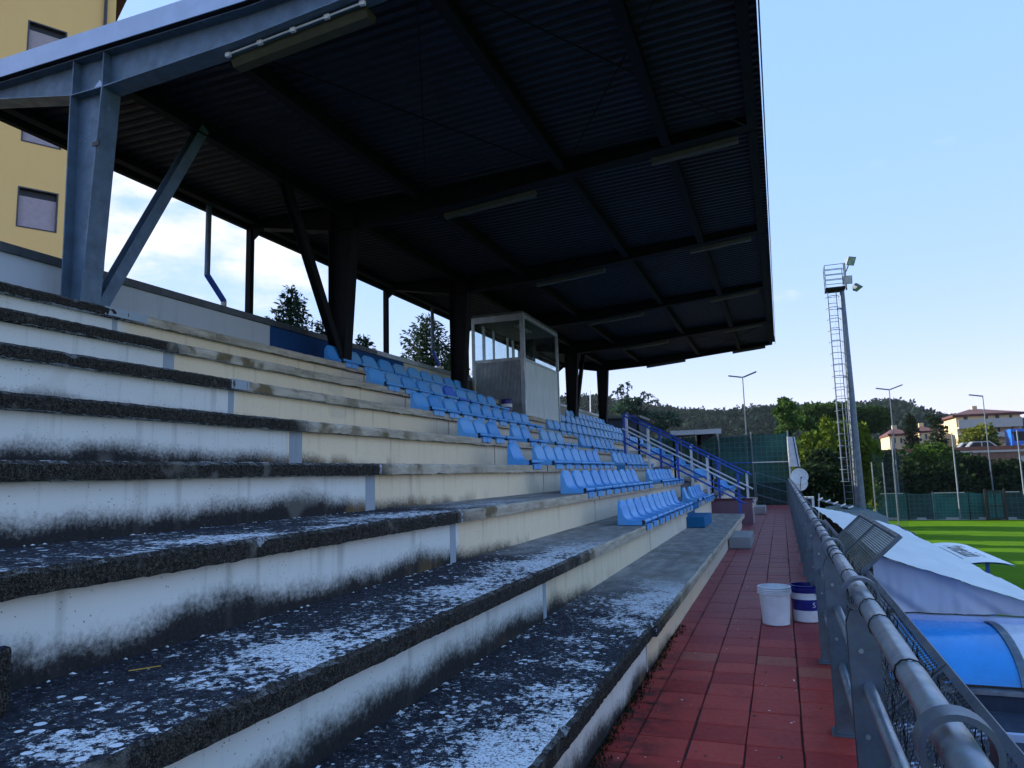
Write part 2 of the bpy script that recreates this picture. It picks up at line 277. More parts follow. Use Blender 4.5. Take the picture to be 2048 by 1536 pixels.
# ------------------------------------------------------------------ mesh helpers
class MB:
    def __init__(s): s.v = []; s.f = []; s.uv = {}
    def quad(s, *pts):
        i = len(s.v); s.v += [tuple(p) for p in pts]; s.f.append(tuple(range(i, i+len(pts)))); return s
    def box(s, x0, x1, y0, y1, z0, z1, bv=0):
        if bv:
            return s.prism([(x0, z0+bv), (x0+bv, z0), (x1-bv, z0), (x1, z0+bv), (x1, z1-bv), (x1-bv, z1), (x0+bv, z1), (x0, z1-bv)], y0, y1)
        i = len(s.v); s.v += [(x0,y0,z0),(x1,y0,z0),(x1,y1,z0),(x0,y1,z0),(x0,y0,z1),(x1,y0,z1),(x1,y1,z1),(x0,y1,z1)]
        s.f += [tuple(i+k for k in q) for q in ((0,3,2,1),(4,5,6,7),(0,1,5,4),(1,2,6,5),(2,3,7,6),(3,0,4,7))]; return s
    def prism(s, prof, y0, y1):
        """profile in (x, z) pushed along y"""
        i = len(s.v); n = len(prof)
        s.v += [(a, y0, b) for a, b in prof] + [(a, y1, b) for a, b in prof]
        s.f += [tuple(i+k for k in range(n)), tuple(i+n+k for k in reversed(range(n)))]
        s.f += [(i+(k+1) % n, i+k, i+n+k, i+n+(k+1) % n) for k in range(n)]; return s
    def obox(s, p0, p1, w, h, up=Vector((0, 0, 1))):
        """bar of section w x h from p0 to p1"""
        p0, p1 = Vector(p0), Vector(p1); d = (p1-p0).normalized(); a = d.cross(up)
        a = a.normalized() if a.length > 1e-4 else Vector((1, 0, 0)); b = a.cross(d)
        i = len(s.v)
        for p in (p0, p1):
            for u, v in ((-1,-1),(1,-1),(1,1),(-1,1)): s.v.append(tuple(p+a*(u*w/2)+b*(v*h/2)))
        s.f += [tuple(i+k for k in q) for q in ((3,2,1,0),(4,5,6,7),(0,1,5,4),(1,2,6,5),(2,3,7,6),(3,0,4,7))]; return s
    def tube(s, pts, r, n=8, cap=True, r1=None):
        pts = [Vector(p) for p in pts]; m = len(pts); i = len(s.v); prev = None
        for k, p in enumerate(pts):
            d = (pts[min(k+1, m-1)]-pts[max(k-1, 0)]).normalized()
            if prev is None: a = d.cross(Vector((0, 0, 1)) if abs(d.z) < .9 else Vector((1, 0, 0))).normalized()
            else: a = (prev-d*prev.dot(d)).normalized()
            prev = a; b = d.cross(a); rr = r if r1 is None else r+(r1-r)*k/(m-1)
            for q in range(n):
                t = 2*math.pi*q/n; s.v.append(tuple(p+a*(rr*math.cos(t))+b*(rr*math.sin(t))))
        for k in range(m-1):
            for q in range(n): s.f.append((i+k*n+q, i+k*n+(q+1) % n, i+(k+1)*n+(q+1) % n, i+(k+1)*n+q))
        if cap: s.f += [tuple(i+q for q in reversed(range(n))), tuple(i+(m-1)*n+q for q in range(n))]
        return s
    def lathe(s, c, prof, n=28):
        """profile in (radius, z)"""
        i = len(s.v); m = len(prof)
        for k in range(n):
            t = 2*math.pi*k/n; s.v += [(c[0]+r*math.cos(t), c[1]+r*math.sin(t), c[2]+z) for r, z in prof]
        for k in range(n):
            for j in range(m-1): s.f.append((i+k*m+j, i+((k+1) % n)*m+j, i+((k+1) % n)*m+j+1, i+k*m+j+1))
        return s
    def grid(s, fn, nu, nv):
        i = len(s.v)
        for a in range(nu+1):
            for b in range(nv+1): s.v.append(tuple(fn(a/nu, b/nv)))
        for a in range(nu):
            for b in range(nv): s.f.append((i+a*(nv+1)+b, i+(a+1)*(nv+1)+b, i+(a+1)*(nv+1)+b+1, i+a*(nv+1)+b+1))
        return s
    def mesh(s, name, mat, uv=None, smooth=False):
        me = bpy.data.meshes.new(name); me.from_pydata(s.v, [], s.f); me.materials.append(MT[mat] if isinstance(mat, str) else mat)
        if uv:
            l = me.uv_layers.new(name='UVMap'); co = s.v
            for lp in me.loops: l.data[lp.index].uv = uv(co[lp.vertex_index])
        if smooth:
            for q in me.polygons: q.use_smooth = True
            try: me.set_sharp_from_angle(angle=R(40))
            except Exception: pass
        me.update(); return me
    def build(s, name, mat, parent=None, uv=None, smooth=False):
        o = bpy.data.objects.new(name, s.mesh(name, mat, uv, smooth)); COL.objects.link(o)
        if parent: o.parent = parent; o.matrix_parent_inverse = Matrix.Identity(4) if parent.parent else Matrix.Translation(-parent.location)
        return o

def tag(o, label, cat, group=None, kind=None):
    o['label'] = label; o['category'] = cat
    if group: o['group'] = group
    if kind: o['kind'] = kind
    return o
def thing(name, label, cat, loc=(0, 0, 0), group=None):
    o = bpy.data.objects.new(name, None); COL.objects.link(o); o.location = loc; o.empty_display_size = .2
    return tag(o, label, cat, group)
def struct(o, label=None, kind='structure'):
    o['kind'] = kind
    if label: o['label'] = label
    return o
ORD = ['first', 'second', 'third', 'fourth', 'fifth', 'sixth', 'seventh', 'eighth', 'ninth', 'tenth', 'eleventh', 'twelfth', 'thirteenth', 'fourteenth', 'fifteenth', 'sixteenth', 'seventeenth', 'eighteenth']

# ================================================================== GROUND
o = MB().quad((-900, -300, -2.25), (900, -300, -2.25), (900, 1400, -2.25), (-900, 1400, -2.25)).build('ground', 'earth'); struct(o, 'dry earth ground around the sports field')
o = MB().quad((4.6, -40, -2.2), (120, -40, -2.2), (120, 56.2, -2.2), (4.6, 56.2, -2.2)).build('pitch', 'grass'); struct(o, 'green grass football pitch')

# walkway: slab, joints, clay tiles
walk = MB().box(-1.3, .42, -4, 33.6, -.3, -.014).build('walkway', 'joint'); struct(walk, 'raised walkway paved with red clay tiles')
TX0, TW, TY0 = -1.2507, .3146, 4.602
tm = {}
def tile_mesh(w):
    k = round(w, 3)
    if k not in tm:
        d, b = .3025, .004
        m = MB(); i = 0
        m.v = [(0,0,-.012),(w,0,-.012),(w,d,-.012),(0,d,-.012),(b,b,0),(w-b,b,0),(w-b,d-b,0),(b,d-b,0)]
        m.f = [(4,5,6,7),(0,1,5,4),(1,2,6,5),(2,3,7,6),(3,0,4,7)]
        tm[k] = m.mesh('tile', 'tile')
    return tm[k]
cols = [(-1.11, TX0+TW-.004)] + [(TX0+TW*i+.004, TX0+TW*(i+1)-.004) for i in range(1, 5)] + [(TX0+TW*5+.004, .40)]
rest = MB()
for j in range(-22, 95):
    y = TY0 + .3084*j
    if y > 33.2: break
    for a, b in cols:
        jz = random.uniform(-.0025, .0025); jx = random.uniform(-.003, .003)
        if 3.4 < y < 19.0:
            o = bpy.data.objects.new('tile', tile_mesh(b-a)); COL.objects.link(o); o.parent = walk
            o.location = (a+jx, y+.003, jz); o.rotation_euler = (random.uniform(-.004, .004), random.uniform(-.004, .004), random.uniform(-.006, .006))
        else: rest.box(a, b, y+.003, y+.3055, -.02, jz)
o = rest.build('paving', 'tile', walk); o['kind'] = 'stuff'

# ================================================================== TERRACE
ZT = [0, .38, .825, 1.295, 1.74, 2.19, 2.66, 3.125, 3.585]
XN = [0] + [-1.03-.84*i for i in range(8)]
JY = [-4.0, .67, 5.97, 11.2, 16.5, 21.7, 27.0, 32.6]
terr = thing('concrete_terrace', 'stepped concrete grandstand terrace, black with lichen near, pale under the roof', 'terrace')
NT = .105
def tread(r, y0, y1):
    xn, z = XN[r], ZT[r]; xb = XN[r+1]-.10 if r < 8 else -7.95
    near = y0 < 6; st = .035 if near and y1 > 1 else .12
    n = max(2, int((y1-y0)/st)); m = MB(); prof = 7
    for k in range(n+1):
        y = y0+(y1-y0)*k/n; a = 1.0 if near else .35
        e = (mnoise.noise((y*3.1, r*7.7, .3))*.010+mnoise.noise((y*14, r*3.3, 2))*.010+mnoise.noise((y*37, r*5.1, 9))*.009)*a
        e2 = (mnoise.noise((y*11, r*2.7, 5))*.008+mnoise.noise((y*31, r*9.1, 3))*.009)*a
        bev = .012+(.016 if near else 0)*(.5+.5*mnoise.noise((y*9, r, 1)))+(.05 if near else .03)*max(0, mnoise.noise((y*5.3, r*4.1, 8))-.38)*2.2
        off = -.03 if (r == 1 and y1 < 6.1) else 0
        xe = xn+e+off
        m.v += [(xb, y, z+.012), (xn-.35, y, z+.004+e2*.2), (xe-bev, y, z+e2*.5), (xe, y, z-bev+e2), (xe+e2*.6, y, z-NT*.5), (xe-.004+e2*.5, y, z-NT+e*.8), (xn-.16, y, z-NT)]
    for k in range(n):
        for q in range(prof-1):
            i = k*prof+q; m.f.append((i, i+1, i+prof+1, i+prof))
    m.f += [tuple(range(prof)), tuple(n*prof+q for q in reversed(range(prof)))]
    o = m.build('tread', 'tread', terr, uv=lambda c: (c[1], c[0]-xn), smooth=True); return o
def riser(r, y0, y1):
    x = XN[r]-.085; zb = ZT[r-1]+(.012 if r > 1 else -.02); zt = ZT[r]-NT-.002
    m = MB().box(x-.12, x, y0, y1, zb-.03, zt)
    return m.build('riser', 'riser', terr, uv=lambda c: (c[1], c[2]-zb))
for r in range(1, 9):
    for k in range(len(JY)-1):
        y0, y1 = JY[k], JY[k+1]; g0 = .012
        if r <= 5 and y0 > 20: continue
        if r <= 5 and k == 4: y1 = 20.85 if r == 1 else 21.55
        tread(r, y0+g0, y1-g0); riser(r, y0+g0*1.4, y1-g0*1.4)
    if r <= 5:      # the block beyond the stair
        y0 = 25.2 if r > 1 else 23.4
        tread(r, y0, 32.6); riser(r, y0+.02, 32.58)
    # mortar filling of the first expansion joint
    x = XN[r]-.085; w = [0, .02, .05, .07, .10, .12, .05, .09, .04][r]
    zb = ZT[r-1]+.012
    MB().box(x-.06, x+.003, 5.97-w*1.3, 5.97+w*.35, zb, ZT[r]-NT-.006).build('joint_patch', 'mortar', terr)
    for k in (3, 4, 5):
        if r > 5 or JY[k] < 20: MB().box(x-.10, x-.012, JY[k]-.03, JY[k]+.03, zb, ZT[r]-NT-.01).build('joint', 'joint', terr)
MB().box(XN[6]-.02, XN[6]+.004, 5.86, 6.12, ZT[6]-.1, ZT[6]+.001).build('joint_patch', 'mortar', terr)
MB().box(XN[8]-.02, XN[8]+.004, 5.75, 6.35, ZT[8]-.095, ZT[8]+.001).build('joint_patch', 'mortar', terr)
# solid body under the steps
prof = [(XN[1]-.22, -.3)]
for r in range(1, 9): prof += [(XN[r]-.21, ZT[r]-NT-.01), ((XN[r+1] if r < 8 else -7.95)-.21, ZT[r]-NT-.01)]
prof += [(-8.16, -.3)]
MB().prism(prof, -3.9, 20.8).build('core', 'concrete', terr)
prof2 = [(XN[6]-.22, -.3)]
for r in range(6, 9): prof2 += [(XN[r]-.21, ZT[r]-NT-.01), ((XN[r+1] if r < 8 else -7.95)-.21, ZT[r]-NT-.01)]
MB().prism(prof2+[(-8.16, -.3)], 20.8, 32.5).build('core', 'concrete', terr)
MB().prism(prof, 25.3, 32.5).build('core', 'concrete', terr)
# painted patches on the risers and edges at the aisle
for r, y0, y1, mt, h0, h1 in ((2, 15.9, 17.3, 'bluet', 0, .34), (3, 16.35, 17.2, 'whitep', .07, .17), (3, 16.2, 17.0, 'whitep', .02, .06), (4, 16.5, 17.1, 'whitep', .12, .33), (5, 14.2, 15.6, 'whitep', .02, .30)):
    x = XN[r]-.085; z = ZT[r-1]+.013; MB().box(x-.02, x+.004, y0, y1, z+h0, min(z+h1, ZT[r]-NT-.01)).build('painted_patch', mt, terr)
for r, y0, y1 in ((2, 16.35, 17.4), (4, 16.45, 17.35)):
    MB().box(XN[r]-.3, XN[r]+.012, y0, y1, ZT[r]-.1, ZT[r]+.016).build('painted_edge', 'bluet', terr)

def block(name, label, x0, x1, y0, y1, z0, z1, mt, rot=0, bv=.012):
    m = MB(); m.box(-(x1-x0)/2, (x1-x0)/2, -(y1-y0)/2, (y1-y0)/2, 0, z1-z0)
    o = m.build(name, mt); o.location = ((x0+x1)/2, (y0+y1)/2, z0); o.rotation_euler.z = rot
    b = o.modifiers.new('bevel', 'BEVEL'); b.width = bv; b.segments = 2
    return o
tag(block('step_block', 'bright blue painted step block on the lowest terrace row', -1.96, -1.58, 15.7, 17.3, .395, .615, 'bluet'), 'bright blue painted step block on the lowest terrace row', 'step')
tag(block('step_block', 'grey', -1.10, -.67, 15.36, 16.9, 0.002, .24, 'concrete', 0, .02), 'grey concrete step block on the red walkway beside the terrace', 'step')
tag(block('step_block', 'grey', -3.15, -2.50, 1.25, 1.79, .84, 1.07, 'tread', 0, .02), 'weathered concrete block cut off at the left edge of the photo', 'step')
tag(block('step_block', 'grey', -1.0, -.62, 26.8, 28.2, 0.002, .26, 'concrete', 0, .02), 'small grey concrete step at the far end of the walkway', 'step')

# back wall
bw = thing('back_wall', 'low rendered wall with dark metal coping behind the top row', 'wall', (-8.05, 14, 3.4))
for y0, y1, mt in ((-4, 9.72, 'wallw'), (9.72, 14.3, 'bluew'), (14.3, 33, 'wallc')):
    MB().box(-8.2, -7.9 if mt != 'bluew' else -7.895, y0, y1, 2.9, 4.2).build('wall_panel', mt, bw)
for k in range(13):
    y0 = -4+k*2.85; MB().box(-8.24, -7.86, y0, y0+2.843, 4.2 if k % 2 else 4.203, 4.30).build('coping', 'cap' if k < 6 else 'alu', bw)

# ================================================================== ROOF
FY = [5.8+5.17*k for k in range(6)]
roof = thing('grandstand_roof', 'dark steel cantilever roof with ribbed sheeting over the terrace', 'roof', (-7.3, 18, 3.6))
def deckz(x): return 6.63 if x < -5 else 6.63+(x+5)*.046
def beam_top(x): return deckz(x)-.012
BOT = [(-9.35, 6.50), (-7.52, 6.165), (-7.0, 6.165), (-5.1, 6.25), (0.0, 6.73)]
def botz(x):
    for (a, za), (b, zb) in zip(BOT, BOT[1:]):
        if a <= x <= b: return za+(zb-za)*(x-a)/(b-a)
    return 6.7
for k, y in enumerate(FY):
    sm = 'steel' if k == 0 else 'darksteel'  # frames behind the first use a darker copy, roof shade in its colour
    # column: tapered I section
    c = MB(); zt = 6.162; zb = ZT[8]-.02
    xl0, xl1, xr0, xr1 = -7.50, -7.52, -7.22, -7.04
    c.prism([(xl0, zb), (xr0, zb), (xr1, zt), (xl1, zt)], y-.008, y+.008)
    col = c.build('column', sm, roof)
    MB().prism([(xl0-.016, zb), (xl0, zb), (xl1, zt), (xl1-.016, zt)], y-.125, y+.125).build('flange', sm, col)
    MB().prism([(xr0, zb), (xr0+.016, zb), (xr1+.016, zt), (xr1, zt)], y-.125, y+.125).build('flange', sm, col)
    MB().box(-7.6, -7.12, y-.17, y+.17, ZT[8]+.002, ZT[8]+.03).build('base_plate', sm, col)
    # beam web and flanges
    w = MB(); xs = [-9.35, -7.52, -7.0, -5.1, -5.0, 0.0]
    w.prism([(x, botz(x)+.012) for x in xs] + [(x, beam_top(x)-.012) for x in reversed(xs)], y-.007, y+.007)
    bm = w.build('roof_beam', sm, roof)
    f1 = MB(); f2 = MB()
    for a, b in zip(xs, xs[1:]):
        f1.prism([(a, botz(a)), (b, botz(b)), (b, botz(b)+.0125), (a, botz(a)+.0125)], y-.12, y+.12)
        f2.prism([(a, beam_top(a)-.0125), (b, beam_top(b)-.0125), (b, beam_top(b)), (a, beam_top(a))], y-.12, y+.12)
    f1.build('flange', sm, bm); f2.build('flange', sm, bm)
    for x in (-7.52, -7.04): MB().box(x-.007, x+.007, y-.115, y+.115, 6.18, 6.604).build('stiffener', sm, bm)
    if k == 0: MB().prism([(-7.36, 6.182), (-7.06, 6.182), (-7.2, 6.34)], y-.02, y-.0075).build('gusset', 'fascia', bm)
    if k == 0: MB().box(-7.12, -7.02, y-.14, y-.127, 5.45, 5.50).build('name_plate', 'black', col)
    # back post
    p = MB().box(-9.47, -9.36, y-.055, y+.055, 1.0, 6.5); p.build('back_post', sm if k else 'steel', roof)
    MB().prism([(-9.36, 6.26), (-9.36, 6.5), (-9.1, 6.46)], y-.02, y+.02).build('bracket', sm, roof)
# knee braces of the first bay
def brace(p0, p1, mt):
    p0, p1 = Vector(p0), Vector(p1); m = MB().obox(p0, p1, .012, .14, Vector((1, 0, 0)))
    for s in (-1, 1): m.obox(p0+Vector((s*.065, 0, 0)), p1+Vector((s*.065, 0, 0)), .14, .012, Vector((1, 0, 0)))
    m.build('knee_brace', mt, roof)
brace((-7.28, FY[0]+.15, 3.62), (-7.28, FY[0]+1.66, 6.52), 'steel'); brace((-7.28, FY[1]-.05, 3.62), (-7.28, FY[1]-1.75, 6.52), 'darksteel')
brace((-7.28, FY[4]+.2, 3.62), (-7.28, FY[4]+1.8, 6.52), 'darksteel')
# purlins
for x, h in ((-9.15, .12), (-7.25, .22), (-5.6, .22), (-3.02, .20), (-1.33, .18), (-.06, .14)):
    for k in range(5):
        y0, y1 = FY[k]+.13, FY[k+1]-.13; z = deckz(x)-.004
        m = MB().box(x-.004, x+.004, y0, y1, z-h+.01, z-.01).box(x-.07, x+.07, y0, y1, z-h, z-h+.009).box(x-.07, x+.07, y0, y1, z-.009, z)
        m.build('purlin', 'darksteel', roof)
# wind bracing rods
for k in (0, 4):
    for a, b in (((-2.95, FY[k]+.15), (-.15, FY[k+1]-.15)), ((-.15, FY[k]+.15), (-2.95, FY[k+1]-.15)), ((-5.5, FY[k]+.15), (-3.1, FY[k+1]-.15)), ((-3.1, FY[k]+.15), (-5.5, FY[k+1]-.15))):
        MB().tube([(a[0], a[1], deckz(a[0])-.16), (b[0], b[1], deckz(b[0])-.16)], .011, 6).build('bracing_rod', 'darksteel', roof)
# ribbed sheets, one metre cover each
def sheet(y0, y1):
    m = MB(); n = max(1, round((y1-y0)/.1667)); w = (y1-y0)/n
    pts = []
    for k in range(n): pts += [(y0+k*w, 0), (y0+k*w+w*.30, 0), (y0+k*w+w*.42, .038), (y0+k*w+w*.86, .038)]
    pts.append((y1, 0)); i = 0
    for x in (-9.42, -5.0, .10):
        m.v += [(x, y, deckz(x)+z+.001) for y, z in pts]
    q = len(pts)
    for a in range(2):
        for b in range(q-1): m.f.append((a*q+b, a*q+b+1, (a+1)*q+b+1, (a+1)*q+b))
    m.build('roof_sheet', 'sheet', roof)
y = 5.64
while y < 31.8: sheet(y, min(y+1.0, 31.84)); y += 1.0
m = MB()
for a, b in ((-9.42, -5.0), (-5.0, .10)):
    m.prism([(a, deckz(a)+.05), (b, deckz(b)+.05), (b, deckz(b)+.12), (a, deckz(a)+.12)], 5.63, 31.85)
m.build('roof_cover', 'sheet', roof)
m = MB()
for a, b in ((-9.46, -5.0), (-5.0, .13)):
    m.prism([(a, deckz(a)+.0), (b, deckz(b)+.0), (b, deckz(b)+.24), (a, deckz(a)+.24)], 5.615, 5.627)
m.build('gable_fascia', 'fascia', roof)
m = MB()
for a, b in ((-9.46, -5.0), (-5.0, .13)):
    m.prism([(a, deckz(a)+.0), (b, deckz(b)+.0), (b, deckz(b)+.24), (a, deckz(a)+.24)], 31.86, 31.87)
m.build('gable_fascia', 'fascia', roof)
y = 5.615
for k in range(5):
    MB().box(.118, .13, y+.004, y+5.245, 6.76, 7.06).build('eave_fascia', 'steel', roof); y += 5.25
MB().box(-9.53, -9.43, 5.63, 31.85, 6.51, 6.75).build('gutter', 'darksteel', roof)

# tube lights under the beams
for k, y in enumerate(FY):
    for j, (xa, xb) in enumerate(((-5.32, -3.62), (-1.62, -.28))):
        if k == 0 and j == 1: continue
        za = botz(xa)-(.035 if k == 0 else -.03); zb = botz(xb)-(.035 if k == 0 else -.03); yy = y+(.14 if k == 0 else .25)
        t = thing('tube_light', '%s long tube light under the %s roof beam' % ('inner' if j == 0 else 'outer', ('nearest', 'second', 'third', 'fourth', 'fifth', 'farthest')[k]), 'light', ((xa+xb)/2, yy, (za+zb)/2), 'tube lights hung below the roof beams')
        h = MB()
        pr = [(-.10, .0), (-.10, -.04), (-.06, -.095), (.06, -.095), (.10, -.04), (.10, .0)]
        i = 0
        for x, z in ((xa, za), (xb, zb)): h.v += [(x, yy+a, z+b) for a, b in pr]
        n = len(pr); h.f = [tuple(range(n)), tuple(n+q for q in reversed(range(n)))]+[((q+1) % n, q, n+q, n+(q+1) % n) for q in range(n)]
        h.build('diffuser', 'lampc', t)
        MB().obox((xa+.02, yy-.05, za+.012), (xb-.02, yy-.05, zb+.012), .20, .022).build('housing', 'steel', t)
        if k == 0:
            c = MB().obox((xa, yy-.155, za+.0), (xb, yy-.155, zb+.0), .012, .016); c.build('edge_strip', 'whitep', t)
            for q in range(5):
                f = (q+.02)/4.04; x = xa+(xb-xa)*f; z = za+(zb-za)*f
                MB().box(x-.03, x+.03, yy-.17, yy-.135, z-.025, z+.02).build('clip', 'whitep', t)
# downpipes behind the wall
for y, lab in ((9.75, 'cranked white rainwater pipe with blue bend nearest the first column'), (18.6, 'cranked rainwater pipe in front of the dark spruce')):
    t = thing('rain_pipe', lab, 'pipe', (-9.3, y, 4.2), 'rainwater pipes behind the terrace')
    x = -9.3
    MB().tube([(x, y, 6.55), (x, y, 5.25)], .05, 10).build('pipe', 'steel', t)
    MB().tube([(x, y, 5.26), (x, y+.42, 4.88)], .052, 10).build('bend', 'bluep', t)
    MB().tube([(x, y+.42, 4.89), (x, y+.42, 1.0)], .05, 10).build('pipe', 'wallc', t)

# ================================================================== SEATS
def seat_meshes(mats):
    """moulded bench seat: closed side cheeks, scooped shell, open tube lip, hook brackets; origin on the tread edge"""
    W = .485; h = .355
    inner = [(-.380, .352), (-.366, .335), (-.352, .27), (-.338, .19), (-.318, .125), (-.290, .086), (-.250, .066), (-.18, .056), (-.09, .052), (-.05, .054)]
    m = MB(); n = len(inner); N = 10
    # front surface, rounded shoulders towards the top
    for j in range(N+1):
        u = j/N; e = abs(2*u-1)
        for i, (x, z) in enumerate(inner):
            drop = 0.075*max(0, (e-.5)/.5)**2.4*max(0, (z-.18)/.17) if z > .18 else 0
            lip = .016*max(0, (e-.7)/.3)**2
            m.v.append((x+lip*.4, u*W, z-drop+lip*(.7 if z < .3 else 0)))
    for j in range(N):
        for i in range(n-1): m.f.append((j*n+i, j*n+i+1, (j+1)*n+i+1, (j+1)*n+i))
    # back surface
    b0 = len(m.v)
    for j in range(N+1):
        u = j/N; e = abs(2*u-1); drop = .075*max(0, (e-.5)/.5)**2.4
        m.v += [(-.40, u*W, h-.006-drop), (-.405, u*W, .004)]
    for j in range(N): m.f += [(b0+j*2, b0+j*2+2, b0+j*2+3, b0+j*2+1), (j*n, (j+1)*n, b0+(j+1)*2, b0+j*2)]
    # cheeks
    for j, fl in ((0, 0), (N, 1)):
        i0 = len(m.v); m.v += [(-.05, j/N*W, .004)]
        loop = [j*n+i for i in range(n)] + [i0, b0+j*2+1, b0+j*2]
        m.f.append(tuple(loop if fl else reversed(loop)))
    out = {}
    out['shell'] = m.mesh('shell', mats[0], smooth=True)
    t = MB(); r, rr, k = .026, .019, 12; i = 0
    for y in (.0, W+.075):
        for q in range(k): a = 2*math.pi*q/k; t.v.append((-.028+r*math.cos(a), y, .052+r*math.sin(a)))
    for q in range(k): t.f.append((q, (q+1) % k, k+(q+1) % k, k+q))
    out['lip_tube'] = t.mesh('lip_tube', mats[0], smooth=True)
    e = MB(); e.v = [(-.028+r*.99*math.cos(2*math.pi*q/k), -.001, .052+r*.99*math.sin(2*math.pi*q/k)) for q in range(k)]; e.f = [tuple(range(k))]
    out['tube_hollow_shade'] = e.mesh('tube_hollow_shade', 'black')  # black disc stands for the shade inside the open tube
    b = MB()
    for y0 in (.03, .225): b.box(.0135, .020, y0, y0+.18, -.066, -.004)
    b.box(-.03, .018, .06, .40, .0, .012)
    out['bracket'] = b.mesh('bracket', mats[1])
    return out
SM = {k: seat_meshes((k, 'seat')) for k in ('seat', 'seatn', 'seato')}
ROWN = {2: 'lowest', 3: 'second lowest', 4: 'third lowest', 5: 'fourth', 6: 'third from top', 7: 'second from top', 8: 'top'}
SP = .587
def seat(r, y, kind, label):
    t = thing('stadium_seat', label, 'seat', (XN[r], y, ZT[r]+.004), 'blue seats bolted along the terrace rows')
    for nm, me in SM[kind].items():
        o = bpy.data.objects.new(nm, me); COL.objects.link(o); o.parent = t
    t.rotation_euler = (random.uniform(-.006, .006), random.uniform(-.02, .012), random.uniform(-.012, .012))
Y1, Y2 = 10.42, 17.69
blkA = {8: range(10), 7: range(10), 6: range(10), 5: (0, 1, 2, 4, 5, 7, 8, 9), 4: (0, 2, 3, 4, 5, 6, 7, 8, 9), 3: range(10), 2: range(10)}
for r, ks in blkA.items():
    for q, k in enumerate(ks):
        kind = 'seatn' if (r == 7 and k == 5) else ('seato' if r >= 7 and k % 3 == 1 or (r == 5 and k > 6) else 'seat')
        lab = '%s blue seat from left, %s row, left block' % (ORD[q], ROWN[r])
        if kind == 'seatn': lab = 'deep new blue seat among faded ones in the second row from top'
        if r == 4 and k == 0: lab = 'lone blue seat standing apart at the left of the third lowest row'
        seat(r, Y1+SP*k, kind, lab)
blkB = {2: (0, 2, 3, 4, 5, 6), 3: range(7), 4: range(7), 5: range(7), 6: range(17), 7: range(6, 23), 8: range(13, 24)}
for r, ks in blkB.items():
    for q, k in enumerate(ks):
        o = ORD[q] if q < 18 else 'last'
        seat(r, Y2+SP*k, 'seato' if (r*5+k*3) % 7 < 3 and r > 3 else 'seat', '%s blue seat from left, %s row, right of the aisle' % (o, ROWN[r]))
for r in (2, 3, 4, 5):
    for q in range(7): seat(r, 28.0+SP*q, 'seat', '%s blue seat from left, %s row, far block past the stair' % (ORD[q], ROWN[r]))
for q in range(5): seat(6, 28.6+SP*q, 'seat', '%s blue seat from the left, third row from top beyond the railing' % ORD[q])

# ================================================================== COMMENTARY CABIN
BX, BX1, BY0, BY1, BZ0, BZ1, BS = -6.2, -7.62, 17.7, 20.85, 3.14, 5.86, 4.66
cab = thing('press_cabin', 'grey aluminium cabin with big windows on the upper terrace', 'cabin', ((BX+BX1)/2, (BY0+BY1)/2, BZ0))
for x, y in ((BX, BY0), (BX1, BY0), (BX, BY1), (BX1, BY1), (BX1, BY0+.75)):
    w = .055 if (x, y) == (BX, BY0) else .035
    MB().box(x-w, x+w, y-w, y+w, BZ0-.05, BZ1).build('corner_post', 'alu', cab)
m = MB(); n = 34; w = (BX-BX1-.11)/n
for k in range(n):
    x = BX1+.055+k*w; i = len(m.v)
    pr = [(x, .018), (x+w*.35, .018), (x+w*.5, 0), (x+w*.85, 0), (x+w, .018)]
    for z in (BZ0, BS-.05): m.v += [(a, BY0-.012+b, z) for a, b in pr]
    for q in range(4): m.f.append((i+q, i+q+1, i+5+q+1, i+5+q))
m.build('ribbed_panel', 'ribbed', cab)
MB().box(BX-.02, BX+.004, BY0+.06, BY1-.04, BZ0+.02, BS-.03).build('front_panel', 'panel', cab)
MB().box(BX-.03, BX+.018, BY0+.056, BY1-.036, BZ0-.05, BZ0+.035).build('rail', 'alu', cab)
MB().box(BX-.03, BX+.018, BY0+.056, BY1-.036, BS-.055, BS+.02).build('rail', 'alu', cab)
MB().box(BX1+.037, BX-.057, BY0-.03, BY0+.03, BS-.055, BS+.03).build('rail', 'alu', cab)
MB().box(BX-.03, BX+.018, BY0+.056, BY1-.036, BZ1-.09, BZ1+.002).build('rail', 'alu', cab)
MB().box(BX1+.037, BX-.057, BY0-.03, BY0+.03, BZ1-.16, BZ1+.002).build('rail', 'alu', cab)
MB().box(BX1-.03, BX1+.03, BY0+.036, BY1-.036, BZ0, BS).build('rear_panel', 'ribbed', cab)
MB().box(BX1+.03, BX-.03, BY1-.02, BY1+.02, BZ0, BS).build('end_panel', 'ribbed', cab)
MB().box(BX1-.02, BX+.02, BY0-.02, BY1+.02, BZ1+.004, BZ1+.07).build('cabin_roof', 'boxin', cab)
MB().box(BX1+.03, BX-.03, BY0+.03, BY1-.03, BZ0-.04, BZ0+.02).build('cabin_floor', 'boxin', cab)
MB().box(BX1+.04, BX-.04, BY0+.04, BY1-.04, BZ1-.10, BZ1-.02).build('ceiling', 'boxin', cab)
MB().box(BX-.012, BX-.006, BY0+.06, BY1-.04, BS+.02, BZ1-.09).build('window_pane', 'glass', cab)
MB().box(BX1+.037, BX-.057, BY0-.003, BY0+.003, BS+.03, BZ1-.16).build('window_pane', 'glass', cab)
MB().box(BX1-.003, BX1+.003, BY0+.06, BY1-.04, BS, BZ1-.1).build('window_pane', 'glass', cab)
MB().box(BX1+.04, BX-.04, BY1-.003, BY1+.003, BS, BZ1-.1).build('window_pane', 'glass', cab)
for y in (BY0+1.5, BY1-.5): MB().box(BX1-.03, BX1+.03, y-.025, y+.025, BS, BZ1-.02).build('mullion', 'alu', cab)
